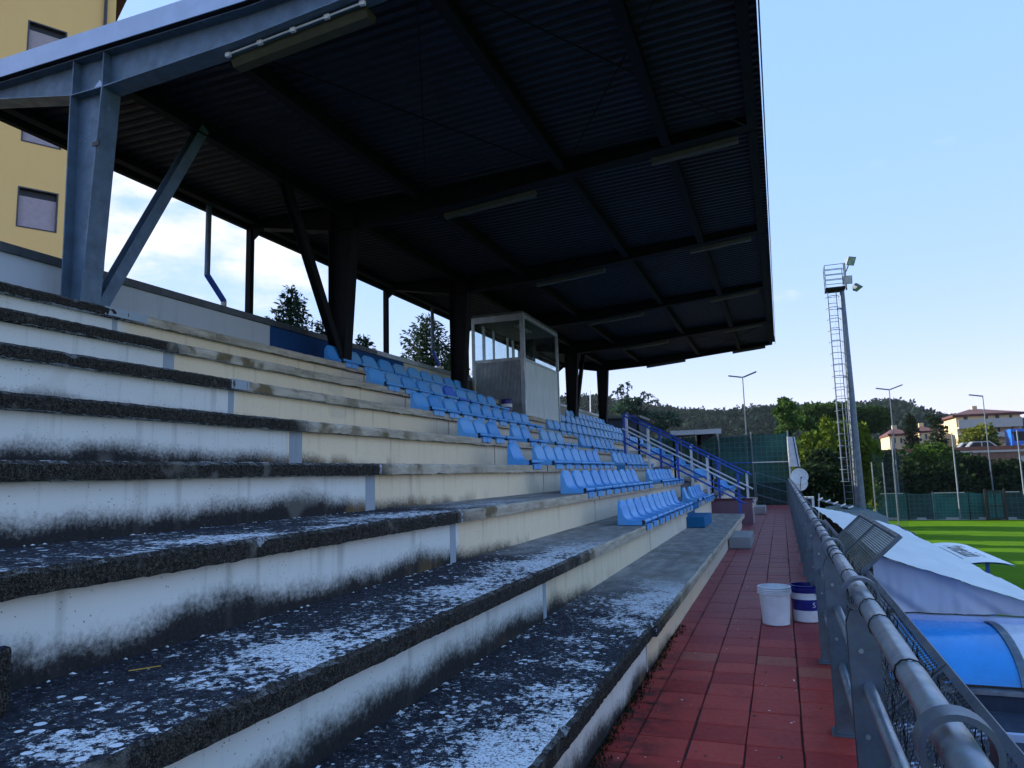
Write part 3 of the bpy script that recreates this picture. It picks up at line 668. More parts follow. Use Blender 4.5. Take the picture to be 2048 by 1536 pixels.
t = MB().tube([(-6.55, 18.3, BZ1-.16), (-6.55, 19.5, BZ1-.16)], .02, 8).tube([(-6.65, 18.3, BZ1-.16), (-6.65, 19.5, BZ1-.16)], .02, 8); t.build('cabin_lamp', 'alu', cab)

# ================================================================== BUCKETS
def bucket(label, loc, r, h, band=None, rim='pvc', rot=0.3, body='pvc', bandm='pvcb', mark=None):
    t = thing('paint_bucket', label, 'bucket', loc)
    rb = r*.84; th = .006
    def rad(z): return rb+(r-rb)*z/h
    out = [(0, .003), (rb-.01, .003), (rb, .012)]; zt = h*.80
    out += [(rad(zt), zt)]
    MB().lathe((0, 0, 0), out, 36).build('body', body, t, smooth=True)
    ri = [(rad(zt), zt)]
    for q in range(3):
        z = zt+(h-zt)*.8*q/3; ri += [(rad(z)+.001, z), (rad(z)+.010, z+.003), (rad(z)+.010, z+.010), (rad(z)+.002, z+.013)]
    ri += [(rad(h)+.004, h-.012), (rad(h)+.009, h-.006), (rad(h)+.004, h), (rad(h)-th, h), (rb-th, .02), (0, .02)]
    MB().lathe((0, 0, 0), ri, 36).build('rim', rim, t, smooth=True)
    if band:
        z0, z1 = band; MB().lathe((0, 0, 0), [(rad(z0)+.0015, z0), (rad(z1)+.0015, z1)], 36).build('label_band', bandm, t, smooth=True)
        lp = []
        for q in range(13):
            a = math.pi*q/12; lp.append((r*1.05*math.cos(a), -r*1.06*math.sin(a)*.55-.0, h*.86-.10*math.sin(a)-.02))
        MB().tube(lp, .003, 5).build('handle', 'wire', t)
    if mark:
        cu = bpy.data.curves.new('lettering', 'FONT'); cu.body = mark; cu.size = .075; cu.align_x = 'CENTER'; cu.align_y = 'CENTER'
        ob = bpy.data.objects.new('lettering', cu); COL.objects.link(ob); me = bpy.data.meshes.new_from_object(ob.evaluated_get(bpy.context.evaluated_depsgraph_get())); bpy.data.objects.remove(ob)
        me.materials.clear(); me.materials.append(MT['pvc']); zc = (band[0]+band[1])/2
        for vt in me.vertices:
            z = zc+vt.co.y; q = rad(z)+.003; a = R(-58)-rot+vt.co.x/q; vt.co = Vector((q*math.cos(a), q*math.sin(a), z))
        ob = bpy.data.objects.new('lettering', me); COL.objects.link(ob); ob.parent = t
    for s in (-1, 1): MB().box(s*(r+.004)-.008, s*(r+.004)+.008, -.018, .018, h*.82, h*.90).build('ear', rim, t)
    for ch in bpy.data.objects:
        if ch.parent == t: ch.matrix_parent_inverse = Matrix.Identity(4)
    t.rotation_euler.z = rot; return t
bucket('white plastic bucket standing open on the red tiles', (-.157, 8.10, 0.001), .158, .385)
bucket('white bucket with dark blue rim and band beside the railing', (.145, 8.33, 0.001), .150, .375, (.125, .235), 'pvcb', 2.2, 'pvc', 'pvcb', 'S')
bucket('dark blue bucket with pale band beside the aluminium cabin', (-6.45, 17.05, ZT[7]+.014), .15, .37, (.17, .25), 'pvcb', .4, 'pvcb', 'pvc')
# ================================================================== STAIR AND HANDRAILS
vom = thing('stair_parapet', 'faded red stair parapet with dark red coping at the end of the front row', 'parapet', (-1.1, 22, 0))
MB().box(-2.55, -.86, 21.95, 22.25, -.01, .70).build('wall', 'pink', vom)
MB().box(-2.58, -.83, 21.92, 22.28, .70, .745).build('coping', 'redcap', vom)
MB().box(-2.9, -2.56, 21.6, 23.4, -.01, .90).build('wall', 'brownw', vom)
MB().box(-5.2, -1.1, 21.56, 21.9, -.28, 0.0).build('floor', 'concrete', vom)
MB().box(-1.12, -.86, 22.26, 23.38, -.01, .42).build('wall', 'concrete', vom)
for q in range(7): MB().box(-5.0+.33*q, -4.65+.33*q, 21.7, 25.2, -.28, 2.3-.36*q).build('stair_step', 'concrete', vom)
def handrail(label, y, xs, z_of, postmat, railmats, foot):
    t = thing('handrail', label, 'railing', (xs[0], y, z_of(xs[0])))
    for q, x in enumerate(xs):
        pm = postmat[q % len(postmat)]; zt = z_of(x)+.02
        MB().box(x-.032, x+.032, y-.032, y+.032, foot(x), zt).build('post', pm, t)
        for dz in (0.0, -.42, -.80): MB().box(x+.03, x+.055, y-.05, y+.02, zt-.06+dz, zt+dz).build('bracket', pm, t)
    a, b = xs[0]+.15, xs[-1]-.05
    for dz, mt in railmats: MB().tube([(a, y-.05, z_of(a)+dz), (b, y-.05, z_of(b)+dz)], .024, 8).build('rail', mt, t)
    return t
zl = lambda x: 1.50+(-1.09-x)*.553
def ft(x):
    for r in range(8, 0, -1):
        if x < XN[r]-.0: return ZT[r]
    return 0
handrail('blue and white stair handrail with blue end post on the front row', 20.7, (-1.13, -1.92, -2.72, -3.52, -4.2), zl, ('bluep', 'whitep', 'bluep', 'whitep', 'bluep'), ((0, 'bluep'), (-.40, 'whitep'), (-.78, 'bluep')), ft)
handrail('blue and white stair handrail with white end post on the red parapet', 22.1, (-.96, -1.75, -2.5, -3.4, -4.4), lambda x: 1.49+(-.96-x)*.553, ('whitep', 'bluep', 'whitep', 'bluep', 'whitep'), ((0, 'bluep'), (-.40, 'whitep'), (-.78, 'bluep')), lambda x: .74 if x > -2.5 else max(.0, ft(x)-.45))
handrail('dark far stair handrail in front of the green net', 25.1, (-1.1, -2.2, -3.4, -4.6), lambda x: 1.5+(-1.09-x)*.553, ('darksteel',), ((0, 'darksteel'), (-.45, 'darksteel')), ft)

# ================================================================== WALKWAY RAILING
RX, RZ = .262, 1.09
rail = thing('walkway_railing', 'galvanised railing of pipes through ringed posts beside the walkway', 'railing', (RX, 10, 0))
PY = [1.55+1.70*k-.0 for k in range(19)]
PY = [y-.0 for y in PY if y < 33]
def ring(r0, r1, hw, n=28):
    m = MB(); m.v = []
    for q in range(n):
        a = 2*math.pi*q/n; c, s = math.cos(a), math.sin(a)
        m.v += [(r0*c, -hw, r0*s), (r1*c, -hw, r1*s), (r1*c, hw, r1*s), (r0*c, hw, r0*s)]
    for q in range(n):
        for j in range(4): m.f.append((q*4+j, q*4+(j+1) % 4, ((q+1) % n)*4+(j+1) % 4, ((q+1) % n)*4+j))
    return m.mesh('ring', 'galv', smooth=True)
ringm = ring(.056, .068, .030)
pm = MB()
pm.prism([(-.062, 0.0), (.05, 0.0), (.05, 1.0), (.045, 1.03), (-.045, 1.03), (-.062, .98)], -.042, -.032)
pm.prism([(-.062, 0.0), (.05, 0.0), (.05, 1.0), (.045, 1.03), (-.045, 1.03), (-.062, .98)], .032, .042)
pm.box(-.006, .006, -.032, .032, 0.004, 1.02)
pmm = pm.mesh('post', 'galv')
bpm = MB().box(-.085, .075, -.075, .075, 0.002, .012).mesh('base_plate', 'galv')
bolt = MB().tube([(0, -.052, 0), (0, -.042, 0)], .010, 8).mesh('bolt', 'galvl')
for y in PY:
    for nm, me, loc in (('post', pmm, (RX, y, 0)), ('ring', ringm, (RX, y, RZ)), ('base_plate', bpm, (RX, y, 0)), ('bolt', bolt, (RX-.02, y, .88)), ('bolt', bolt, (RX-.02, y, .56))):
        o = bpy.data.objects.new(nm, me); COL.objects.link(o); o.parent = rail; o.matrix_parent_inverse = Matrix.Translation(-rail.location); o.location = loc
for k in range(6):
    y0 = -1+k*5.8; MB().tube([(RX, y0, RZ), (RX, y0+5.797, RZ)], .034, 14, False).build('top_rail', 'galvl', rail, smooth=True)
for z in (.74, .40):
    MB().tube([(RX+.0, -1, z), (RX, 33, z)], .024, 10, False).build('mid_rail', 'galvl', rail, smooth=True)
m = MB()
for k in range(46):
    y = 1.3+k*.145+random.uniform(-.05, .05); a = random.uniform(-.02, .02)
    pts = [(RX+.037*math.cos(2*math.pi*q/12), y+a*math.cos(2*math.pi*q/12), RZ+.037*math.sin(2*math.pi*q/12)) for q in range(13)]
    if random.random() < .36: m.tube(pts, .0022, 4, False)
o = m.build('wire_tie', 'wire', rail); o['kind'] = 'stuff'
# slack wire netting laced to the outside
m = MB(); x0 = RX+.075
for k in range(int(7.4/.055)):
    y = 1.1+k*.055; pts = []
    for q in range(13):
        z = 1.06-q*.083; s = math.sin(q*math.pi+k*.7)
        pts.append((x0+.012*math.sin(q*1.3+k)+.02*mnoise.noise((y*2, z*2, 1)), y+(.0275 if q % 2 else -.0275)+.05*mnoise.noise((y*1.5, z*2.2, 4)), z))
    m.tube(pts, .0016, 3, False)
o = m.build('wire_netting', 'wire', rail); o['kind'] = 'stuff'
m = MB()
for k in range(int(24/.16)):
    y = 8.6+k*.16; m.tube([(x0+.01*mnoise.noise((k, 1, 1)), y+.1*mnoise.noise((k*.3, 2, 2)), 1.05), (x0, y+.1*mnoise.noise((k*.4, 5, 2)), .05)], .003, 3, False)
o = m.build('wire_netting', 'wire', rail); o['kind'] = 'stuff'

# expanded-metal screens leaning outwards from the foot of the railing
def screen(label, y0, y1, pi, po, bars, cell=.045):
    t = thing('mesh_screen', label, 'screen', ((pi[0]+po[0])/2, (y0+y1)/2, (pi[1]+po[1])/2), 'expanded metal screens outside the railing')
    d = Vector((po[0]-pi[0], 0, po[1]-pi[1])); L = d.length; d.normalize(); nrm = d.cross(Vector((0, 1, 0)))
    A = lambda u, y, o=0: Vector((pi[0], y, pi[1]))+d*u+nrm*o
    for u in (0, L): MB().obox(A(u, y0), A(u, y1), .035, .035, nrm).build('frame_bar', 'galv', t)
    for y in (y0+.017, y1-.017): MB().obox(A(.018, y), A(L-.018, y), .034, .034, nrm).build('frame_bar', 'galv', t)
    for y in bars: MB().obox(A(.018, y, .004), A(L-.018, y, .004), .03, .03, nrm).build('cross_bar', 'galv', t)
    m = MB(); nu = max(4, round(L/.022)); ny = int((y1-y0-.04)/cell)
    for a in range(nu):
        u = .018+(L-.036)*(a+.5)/nu; hw = .0032
        i = len(m.v)
        for b in range(ny*2+1):
            y = y0+.02+b*cell/2; uu = u+(.0085 if (b+a) % 2 else -.0085)
            m.v += [tuple(A(uu-hw, y, -.003)), tuple(A(uu+hw, y, .004))]
        for b in range(ny*2): m.f.append((i+b*2, i+b*2+1, i+b*2+3, i+b*2+2))
    o = m.build('metal_mesh', 'galvl', t); o['kind'] = 'stuff'
    ms = MB()
    for q in range(1, 6): ms.tube([A(L*q/6, y0+.02, .006), A(L*q/6, y1-.02, .006)], .004, 4, False)
    ms.build('stay_wire', 'galv', t)
PI, PO = (.30, .40), (.628, .69)
screen('nearest tilted metal mesh screen at the bottom right corner', .4, 3.77, PI, PO, (2.2,))
screen('tilted metal mesh screen just right of the railing, second nearest', 3.80, 6.92, PI, PO, (5.30,))
screen('wide mesh screen raised above its neighbours beside the white tarpaulin', 6.96, 10.14, (.31, .42), (.90, .985), (8.55,), .05)
screen('short far mesh screen partly hidden behind the top rail', 10.2, 13.4, PI, PO, (11.8,), .06)

# ================================================================== TARPAULIN STORE, TUNNEL, SHEDS
tent = thing('tarpaulin_store', 'white tarpaulin lean-to with sagging wall below the walkway', 'tent', (2, 16, -2.2))
def tz(u, v):       # u across (stand to pitch), v along
    y = 10.36+(29.6-10.36)*v
    xl = 1.06-.06*v; xr = 3.05-.02*v
    if v > .7: xr -= (v-.7)/.3*1.35
    x = xl+(xr-xl)*u
    zl_, zr = .47-.34*v, -.20+.03*v+(max(0, v-.7)/.3)*.16
    z = zl_+(zr-zl_)*u
    z += .030*mnoise.noise((x*2.2, y*.9, 1))+.016*mnoise.noise((x*7, y*3, 2))+.012*abs(mnoise.noise((x*1.2+y*2.2, y*.5-x, 4)))-.03*math.sin(math.pi*u)*(.5+.5*math.sin(y*2.1))
    return (x, y, z)
MB().grid(tz, 40, 120).build('tarpaulin_roof', 'tarp', tent, smooth=True)
def wz(u, v):
    x = 1.02+2.02*u; top = tz(u, 0)[2]-.012; z = top+(-.26-top)*v
    y = 10.52+.035*mnoise.noise((x*3.1, z*1.2, 3))+.018*mnoise.noise((x*11, z*3, 1))+(.05*max(0, math.sin((x*2.3+z*3.2)*3.1))**3)*(.3+v)
    return (x, y, z)
MB().grid(wz, 90, 30).build('tarpaulin_wall', 'tarpw', tent, smooth=True)
def fz(u, v):
    x = 2.15+.85*u; z0 = -.035-.02*u; return (x, 10.44-.02*mnoise.noise((x*5, v, 1)), z0+.07*(1-v)+.03*u*(1-v))
def ez(u, v):
    y = 21+8*u; b = tz(1, (y-10.5)/19.1 if y < 29.5 else 1); return (b[0]+.05+.10*v+.06*mnoise.noise((y*1.1, v*2, 7)), y, b[2]-.65*v+.05*mnoise.noise((y*2, v, 3)))
MB().grid(ez, 60, 10).build('hanging_edge', 'tarp', tent, smooth=True)
for x, y in ((1.1, 10.7), (2.9, 10.7), (2.9, 16), (2.9, 22), (1.1, 22)): MB().box(x-.03, x+.03, y-.03, y+.03, -2.25, -.3).build('tent_pole', 'galv', tent)
for y in (12, 15, 18, 21): MB().tube([(1.12, y, .22-.012*y), (2.98, y, -.36)], .02, 6).build('tent_bar', 'galv', tent)
MB().box(.98, 3.3, 10.40, 10.60, -2.2, -.28).build('lower_wall', 'tarpw', tent)

tun = thing('players_tunnel', 'barrel vaulted tunnel with blue and white sheets running to the pitch', 'tunnel', (2.3, 9.6, -2.2))
def arc(x0, x1, mt, nm):
    m = MB(); n = 16; cy, cz, ry, rz = 10.05, -.75, .98, .45
    pts = []
    for q in range(n+1):
        a = math.pi*(.98-.60*q/n) ; pts.append((cy+ry*math.cos(a), cz+rz*math.sin(a)))
    i = 0
    for x in (x0, x1): m.v += [(x, a, b) for a, b in pts]
    for q in range(n): m.f.append((q, q+1, n+1+q+1, n+1+q))
    m.build(nm, mt, tun, smooth=True)
arc(.95, 2.17, 'polyb', 'roof_sheet'); arc(2.25, 3.6, 'polyw', 'roof_sheet'); arc(3.68, 5.0, 'polyb', 'roof_sheet')
for xm in (2.21, 3.64):
    m = MB(); pts = []
    for q in range(15):
        a = math.pi*(.98-.60*q/14); pts.append((xm, 10.05+.995*math.cos(a), -.75+.465*math.sin(a)))
    for a, b in zip(pts, pts[1:]): m.obox(a, b, .085, .012, Vector((0, 0, 1)))
    m.build('arch_rib', 'galv', tun)
MB().box(.95, 5, 9.02, 9.07, -2.2, -.80).build('side_wall', 'roofdark', tun)
MB().box(.95, 5, 9.0, 9.09, -.80, -.75).build('side_rail', 'galvl', tun)
MB().box(.95, 5, 10.12, 10.39, -.40, -.33).build('gutter', 'roofdark', tun)
MB().box(.95, 5, 10.36, 10.395, -.33, -.26).build('side_rail', 'fascia', tun)

shed = thing('equipment_shed', 'low flat shed roof of dark sheets and pale edge profiles below the railing', 'shed', (3, 6, -2.2))
for k, (y0, y1) in enumerate(((8.15, 8.98), (7.15, 8.08), (6.1, 7.08), (4.9, 6.03), (3.4, 4.83), (1.0, 3.33))):
    MB().box(.66, 5.5, y0, y1, -.98, -.95-.004*k).build('roof_sheet', 'roofdark', shed)
    MB().box(.66, 5.5, y0-.065, y0-.003, -.99, -.89).build('edge_profile', 'fascia', shed)
MB().box(.7, 5.5, 1.0, 8.95, -2.2, -1.0).build('shed_wall', 'roofdark', shed)

# curved white dugout canopy with writing, out on the touchline
dug = thing('dugout', 'small dugout with curved white lettered roof and blue legs on the pitch', 'dugout', (4.0, 20, -2.2))
c0 = Vector((3.62, 17.9, -.62)); 
def dz(u, v):       # u across the curve (stand side to pitch side), v along the touchline
    x = 3.38+1.02*u; z = -.62+.20*math.sin(math.pi*(.10+.55*u))-.10*u
    return (x, 17.9+4.2*v, z)
MB().grid(dz, 14, 4).build('canopy', 'white', dug, smooth=True)
def dz2(u, v): p = dz(u, v); return (p[0], p[1], p[2]-.03)
MB().grid(dz2, 14, 4).build('canopy_lining', 'bluep', dug, smooth=True)
for v in (.04, .5, .96):
    p = dz(.55, v); MB().box(p[0]-.03, p[0]+.03, p[1]-.03, p[1]+.03, -2.2, p[2]-.04).build('leg', 'bluep', dug)
MB().box(3.40, 3.44, 17.95, 22.05, -2.2, -.62).build('rear_sheet', 'polyw', dug)
def lettering(body, size, u, v, du, nm='lettering', mat='wire'):
    cu = bpy.data.curves.new(nm, 'FONT'); cu.body = body; cu.size = size; cu.align_x = 'CENTER'; cu.align_y = 'CENTER'; cu.space_character = .95; cu.shear = .25
    ob = bpy.data.objects.new(nm, cu); COL.objects.link(ob); dg = bpy.context.evaluated_depsgraph_get(); me = bpy.data.meshes.new_from_object(ob.evaluated_get(dg))
    bpy.data.objects.remove(ob); me.materials.clear(); me.materials.append(MT[mat])
    for vt in me.vertices:
        # text x runs along the touchline (far to near), text y runs up the curve
        q = dz(min(1, max(0, u-vt.co.y/1.02*-1*1.0)), v-vt.co.x/4.2); vt.co = Vector((q[0], q[1], q[2]+.006))
    o2 = bpy.data.objects.new(nm, me); COL.objects.link(o2); o2.parent = dug; o2.matrix_parent_inverse = Matrix.Translation(-dug.location)
lettering('Montelabbi', .60, .52, .54, .3); lettering('abbigliamento e sport', .15, .15, .50, .1)
MB().grid(lambda a, b: tuple(Vector(dz(.23+.012*a, .18+.62*b))+Vector((0, 0, .006))), 1, 8).build('printed_line', 'wire', dug)

# ================================================================== FAR END OF THE WALKWAY
nf = thing('net_fence', 'tall teal shade net fence closing the far end of the walkway', 'fence', (-1.5, 33.4, 0))
MB().box(-6.4, .36, 33.45, 33.47, -2.2, .95).build('base_wall', 'netd', nf, uv=lambda c: (c[0], c[2]))
xs = (-6.4, -4.2, -3.5, -2.55, -1.16, .36)
for a, b in zip(xs, xs[1:]):
    MB().grid(lambda u, v: (a+(b-a)*u, 33.46+.05*math.sin(u*math.pi)*math.sin(v*math.pi), .95+2.15*v-.06*math.sin(u*math.pi)*v), 10, 10).build('net_panel', 'net', nf, uv=lambda c: (c[0], c[2]), smooth=True)
for x in xs: MB().tube([(x, 33.4, -2.2), (x, 33.4, 3.2)], .03, 8).build('post', 'galv', nf)
MB().box(-4.2, -1.18, 33.34, 33.38, 1.83, 1.87).build('bar', 'bluep', nf); MB().box(-1.18, .36, 33.34, 33.38, 1.83, 1.87).build('bar', 'whitep', nf)
MB().box(-4.2, -1.18, 33.34, 33.38, 3.02, 3.05).build('bar', 'galv', nf)
aw = thing('awning', 'dark awning with pale edge sticking out over the far net fence', 'awning', (-3, 33, 3))
MB().prism([(-4.4, 3.06), (-2.3, 3.24), (-2.3, 3.30), (-4.4, 3.14)], 31.6, 33.2).build('awning_roof', 'brownw', aw)
MB().prism([(-3.4, 2.6), (-2.4, 3.2), (-3.4, 3.1)], 32.3, 32.4).build('bracket', 'black', aw)
MB().box(-3.33, -3.2, 32.3, 32.4, 0, 3.1).build('post', 'black', aw)
MB().box(-4.4, -2.28, 31.56, 31.6, 3.1, 3.3).build('edge', 'whitep', aw)
ramp = thing('ramp_railing', 'thin grey ramp railing in front of the far net', 'railing', (-.6, 31.5, 0))
for dz_ in (0, -.45, -.9):
    a = at(1510, 945, y=31.5); b = at(1573, 962, y=31.5); MB().tube([(a.x, 31.5, a.z+dz_), (b.x, 31.5, b.z+dz_)], .018, 6).build('rail', 'galv', ramp)
MB().tube([(a.x, 31.5, 0), (a.x, 31.5, a.z)], .02, 6).build('post', 'galv', ramp); MB().tube([(b.x, 31.5, 0), (b.x, 31.5, b.z)], .02, 6).build('post', 'galv', ramp)
kiosk = thing('kiosk', 'dark flat-roofed kiosk behind the far top rows', 'kiosk', (-8, 37, -2.2))
MB().box(-9.4, -6.6, 36.2, 39, -2.2, 4.30).build('wall', 'roofdark', kiosk); MB().box(-9.5, -6.5, 36.05, 39.1, 4.30, 4.41).build('roof', 'cap', kiosk); MB().box(-9.5, -6.5, 36.03, 36.05, 4.33, 4.41).build('edge', 'cap', kiosk)
sb = thing('sign_box', 'tilted white light box with a dark stripe above the dishes', 'sign', (.55, 32.8, 2.2))
MB().prism([(.33, 1.62), (.76, 1.62), (.62, 2.88), (.33, 2.88)], 32.7, 33.0).build('box', 'whitep', sb); MB().prism([(.66, 1.62), (.70, 1.62), (.57, 2.885), (.53, 2.885)], 32.68, 32.7).build('stripe', 'pvcb', sb)
MB().box(.30, .36, 32.8, 32.86, 0, 2.9).build('bracket_post', 'whitep', sb)
def dish(label, c, r):
    t = thing('satellite_dish', label, 'dish', c, 'satellite dishes on the railing end')
    pr = [(r*q/7, .16*r*(q/7)**2) for q in range(8)]+[(r, .16*r-.012), (0.001, -.012)]
    o = MB().lathe((0, 0, 0), pr, 28).build('reflector', 'whitep', t, smooth=True); o.matrix_parent_inverse = Matrix.Identity(4)
    o2 = MB().tube([(0, -r*.95, .05), (0, -.12, r*1.0)], .012, 6).tube([(0, -.12, r*1.0-.05), (0, -.12, r*1.0+.06)], .03, 8).build('feed_arm', 'black', t); o2.matrix_parent_inverse = Matrix.Identity(4)
    t.rotation_euler = (R(78), 0, R(8)); return t
p = at(1599, 953, y=32.2); dish('upper white satellite dish at the end of the railing', p, .34)
p = at(1598, 966, y=32.5); dish('lower white satellite dish half behind the upper one', p, .34)
MB_ = thing('dish_pole', 'dark pole carrying the two satellite dishes', 'pole', (.7, 32.7, 0)); MB().tube([(.70, 32.75, -2.2), (.70, 32.75, 1.35)], .03, 8).build('pole', 'black', MB_)
for px, lab in ((1607, 'white air conditioner unit left of its neighbour past the tarpaulin'), (1620, 'white air conditioner unit right of its neighbour past the tarpaulin')):
    p = at(px, 1003, y=33.5); t = thing('air_conditioner', lab, 'air conditioner', (p.x, 33.5, p.z-.25), 'air conditioner units')
    MB().box(p.x-.13, p.x+.17, 33.5, 33.8, p.z-.25, p.z+.2).build('case', 'whitep', t); MB().box(p.x-.09, p.x+.07, 33.49, 33.5, p.z-.18, p.z+.12).build('grille', 'black', t)
    MB().box(p.x-.1, p.x+.1, 33.55, 33.75, -2.2, p.z-.25).build('stand', 'galv', t)
p = at(1635, 1000, y=31); t = MB().obox((p.x-.05, 31, -1.0), (p.x+.07, 31, p.z+.25), .12, .04).build('leaning_board', 'whitep'); tag(t, 'white board leaning upright past the tarpaulin roof', 'board')
sr = thing('lean_roof', 'low grey metal roof edge with pale clips behind the tarpaulin', 'roof', (2, 34, -1))
a = at(1640, 1000, y=34); b = at(1700, 1016, y=34); MB().obox(a, b, .9, .06).build('roof_strip', 'galv', sr)
for q in range(5): c = a.lerp(b, q/4); MB().obox(c+Vector((-.1, -.46, .02)), c+Vector((.1, -.40, .10)), .04, .05).build('clip', 'whitep', sr)
MB().box(a.x, b.x, 33.9, 34.2, -2.2, b.z-.05).build('support', 'black', sr)
a = at(1660, 1012, y=33); tc_ = MB()
def tt(u, v):
    q = at(1650+125*u, 1014+20*u**1.3, y=36-6*v); return (q.x, q.y, q.z+.22*math.sin(math.pi*u)*(1-v)-.25*v)
o = MB().grid(tt, 16, 6).build('tarpaulin', 'tealtarp', None, smooth=True); tag(o, 'dark teal tarpaulin hump behind the white tarpaulin roof', 'tarpaulin')

# ================================================================== FLOODLIGHT MAST AND POLES
mast = thing('floodlight_mast', 'tall tapered floodlight mast with caged ladder and platform', 'mast', (3.21, 36, -2.2))
MX, MY = 3.21, 36
MB().tube([(MX, MY, -2.2), (MX, MY, 9.7)], .235, 16, True, .10).build('pole', 'galv', mast, smooth=True)
lx = MX-.62
lad = MB()
for dx in (-.0, .36): lad.tube([(lx+dx, MY-.05, -2.2), (lx+dx, MY-.05, 9.75)], .022, 5, False)
lad.build('ladder_rail', 'galv', mast)
for k in range(40):
    z = -1.9+k*.29; MB().tube([(lx, MY-.05, z), (lx+.36, MY-.05, z)], .014, 5).build('ladder_rung', 'galv', mast)
for k in range(17):
    z = .9+k*.53; pts = [(lx-.04+.22*1.0-.36*math.cos(math.pi*q/10)*.8, MY-.05-.52*math.sin(math.pi*q/10), z) for q in range(11)]
    MB().tube(pts, .015, 4, False).build('cage_hoop', 'galv', mast)
for q in (2, 5, 8):
    MB().tube([(lx+.18-.288*math.cos(math.pi*q/10), MY-.05-.52*math.sin(math.pi*q/10), .9), (lx+.18-.288*math.cos(math.pi*q/10), MY-.05-.52*math.sin(math.pi*q/10), 9.4)], .010, 4, False).build('cage_bar', 'galv', mast)
for z in (1.0, 3.6, 5.6, 8.8): MB().box(lx+.36, MX, MY-.08, MY-.03, z, z+.07).build('strut', 'galv', mast)
MB().box(MX-.72, MX+.12, MY-.5, MY+.35, 9.70, 9.79).build('platform', 'darksteel', mast)
for x, y in ((MX-.70, MY-.48), (MX-.70, MY+.33), (MX+.10, MY-.48), (MX+.10, MY+.33)): MB().tube([(x, y, 9.8), (x, y, 10.85)], .02, 5).build('guard_post', 'galv', mast)
for z in (10.12, 10.36, 10.6, 10.85):
    MB().tube([(MX+.10, MY-.48, z), (MX-.70, MY-.48, z), (MX-.70, MY+.33, z), (MX+.10, MY+.33, z)], .016, 5).build('guard_rail', 'galv', mast)
MB().tube([(MX+.2, MY, 9.7), (MX+.2, MY, 11.0)], .04, 6).build('lamp_post', 'galv', mast)
def flood(c, rx, rz, big=1.):
    m = MB(); w, h, d = .26*big, .24*big, .12
    m.v = [(-w, -d, -h), (w, -d, -h), (w, -d, h), (-w, -d, h), (-w*.6, d, -h*.6), (w*.6, d, -h*.6), (w*.6, d, h*.6), (-w*.6, d, h*.6)]
    m.f = [(0, 1, 2, 3), (7, 6, 5, 4), (0, 4, 5, 1), (1, 5, 6, 2), (2, 6, 7, 3), (3, 7, 4, 0)]
    rot = Matrix.Rotation(rz, 4, 'Z') @ Matrix.Rotation(rx, 4, 'X'); m.v = [tuple(Vector(c)+(rot @ Vector(v))) for v in m.v]
    o = m.build('floodlight', 'galv', mast)
    g_ = MB(); g_.v = [tuple(Vector(c)+(rot @ Vector(v))) for v in ((-w*.85, -d-.006, -h*.85), (w*.85, -d-.006, -h*.85), (w*.85, -d-.006, h*.85), (-w*.85, -d-.006, h*.85))]; g_.f = [(0, 1, 2, 3)]
    g_.build('lamp_glass', 'lens', o)
flood((MX+.42, MY-.1, 11.05), R(28), R(40), .85); flood((MX+.22, MY-.25, 10.10), R(8), R(8), .8); flood((MX+.62, MY-.1, 9.78), R(60), R(60), .75)
MB().tube([(MX+.2, MY, 10.5), (MX+.3, MY, 10.7), (MX+.42, MY, 11.0)], .025, 5).build('lamp_arm', 'galv', mast)

def lamp_pole(label, px, py0, py1, Y, double, d=.055):
    a = at(px[0], py0, y=Y); b = at(px[1], py1, y=Y)
    t = thing('street_lamp', label, 'street lamp', (b.x, Y, -2.2), 'slim street lamps beyond the pitch')
    MB().tube([(b.x, Y, -2.2), (b.x, Y, a.z)], d, 8, True, d*.55).build('pole', 'galv', t, smooth=True)
    for s in ((-1, 1) if double else (-1,)):
        MB().obox((b.x+s*.05, Y, a.z-.05), (b.x+s*.9, Y-.1, a.z+(.10 if s < 0 else .25)), .22, .07).build('lamp_head', 'galv', t)
lamp_pole('slim double-armed street lamp rising over the net fence left of the mast', (1485.8, 1497), 753, 930, 50, True)
lamp_pole('slim double-armed street lamp right of the floodlight mast', (1777.5, 1792), 778, 925, 60, True)
lamp_pole('slim single-armed street lamp in front of the cream house', (1964, 1979), 791, 916, 62, False)
for (pa, ya), (pb, yb), lab in (((1783, 880), (1795, 1005), 'thin grey net pole just left of the far green fence panels'), ((1903, 865), (1918, 1005), 'thin net pole in the middle of the far green fence'), ((2032, 860), (2050, 1000), 'thin net pole at the right edge of the photo')):
    a = at(pa, ya, y=55.6); b = at(pb, yb, y=55.6)
    o = MB().tube([(b.x, 55.6, -2.2), (a.x*.3+b.x*.7, 55.6, a.z)], .06, 7, True, .04).build('net_pole', 'galv'); tag(o, lab, 'pole', 'tall net poles behind the goal')
for k, px in enumerate((1735, 1757, 1778)):
    a = at(px, 925, y=46); t = MB().tube([(a.x+.2, 46, -2.2), (a.x+.2, 46, a.z)], .035, 6).build('net_pole', 'galvl'); tag(t, '%s pale pole from the mast holding the slack ball net' % ORD[k], 'pole', 'pale poles of the slack ball net')
o = MB().grid(lambda u, v: (at(1735, 925, y=46).x+.2+1.6*u, 46.05, -2.2+4.6*v-.35*math.sin(math.pi*u)*v), 8, 8).build('ball_net', 'ballnet', None, uv=lambda c: (c[0], c[2])); tag(o, 'slack dark ball net hung between pale poles', 'net')

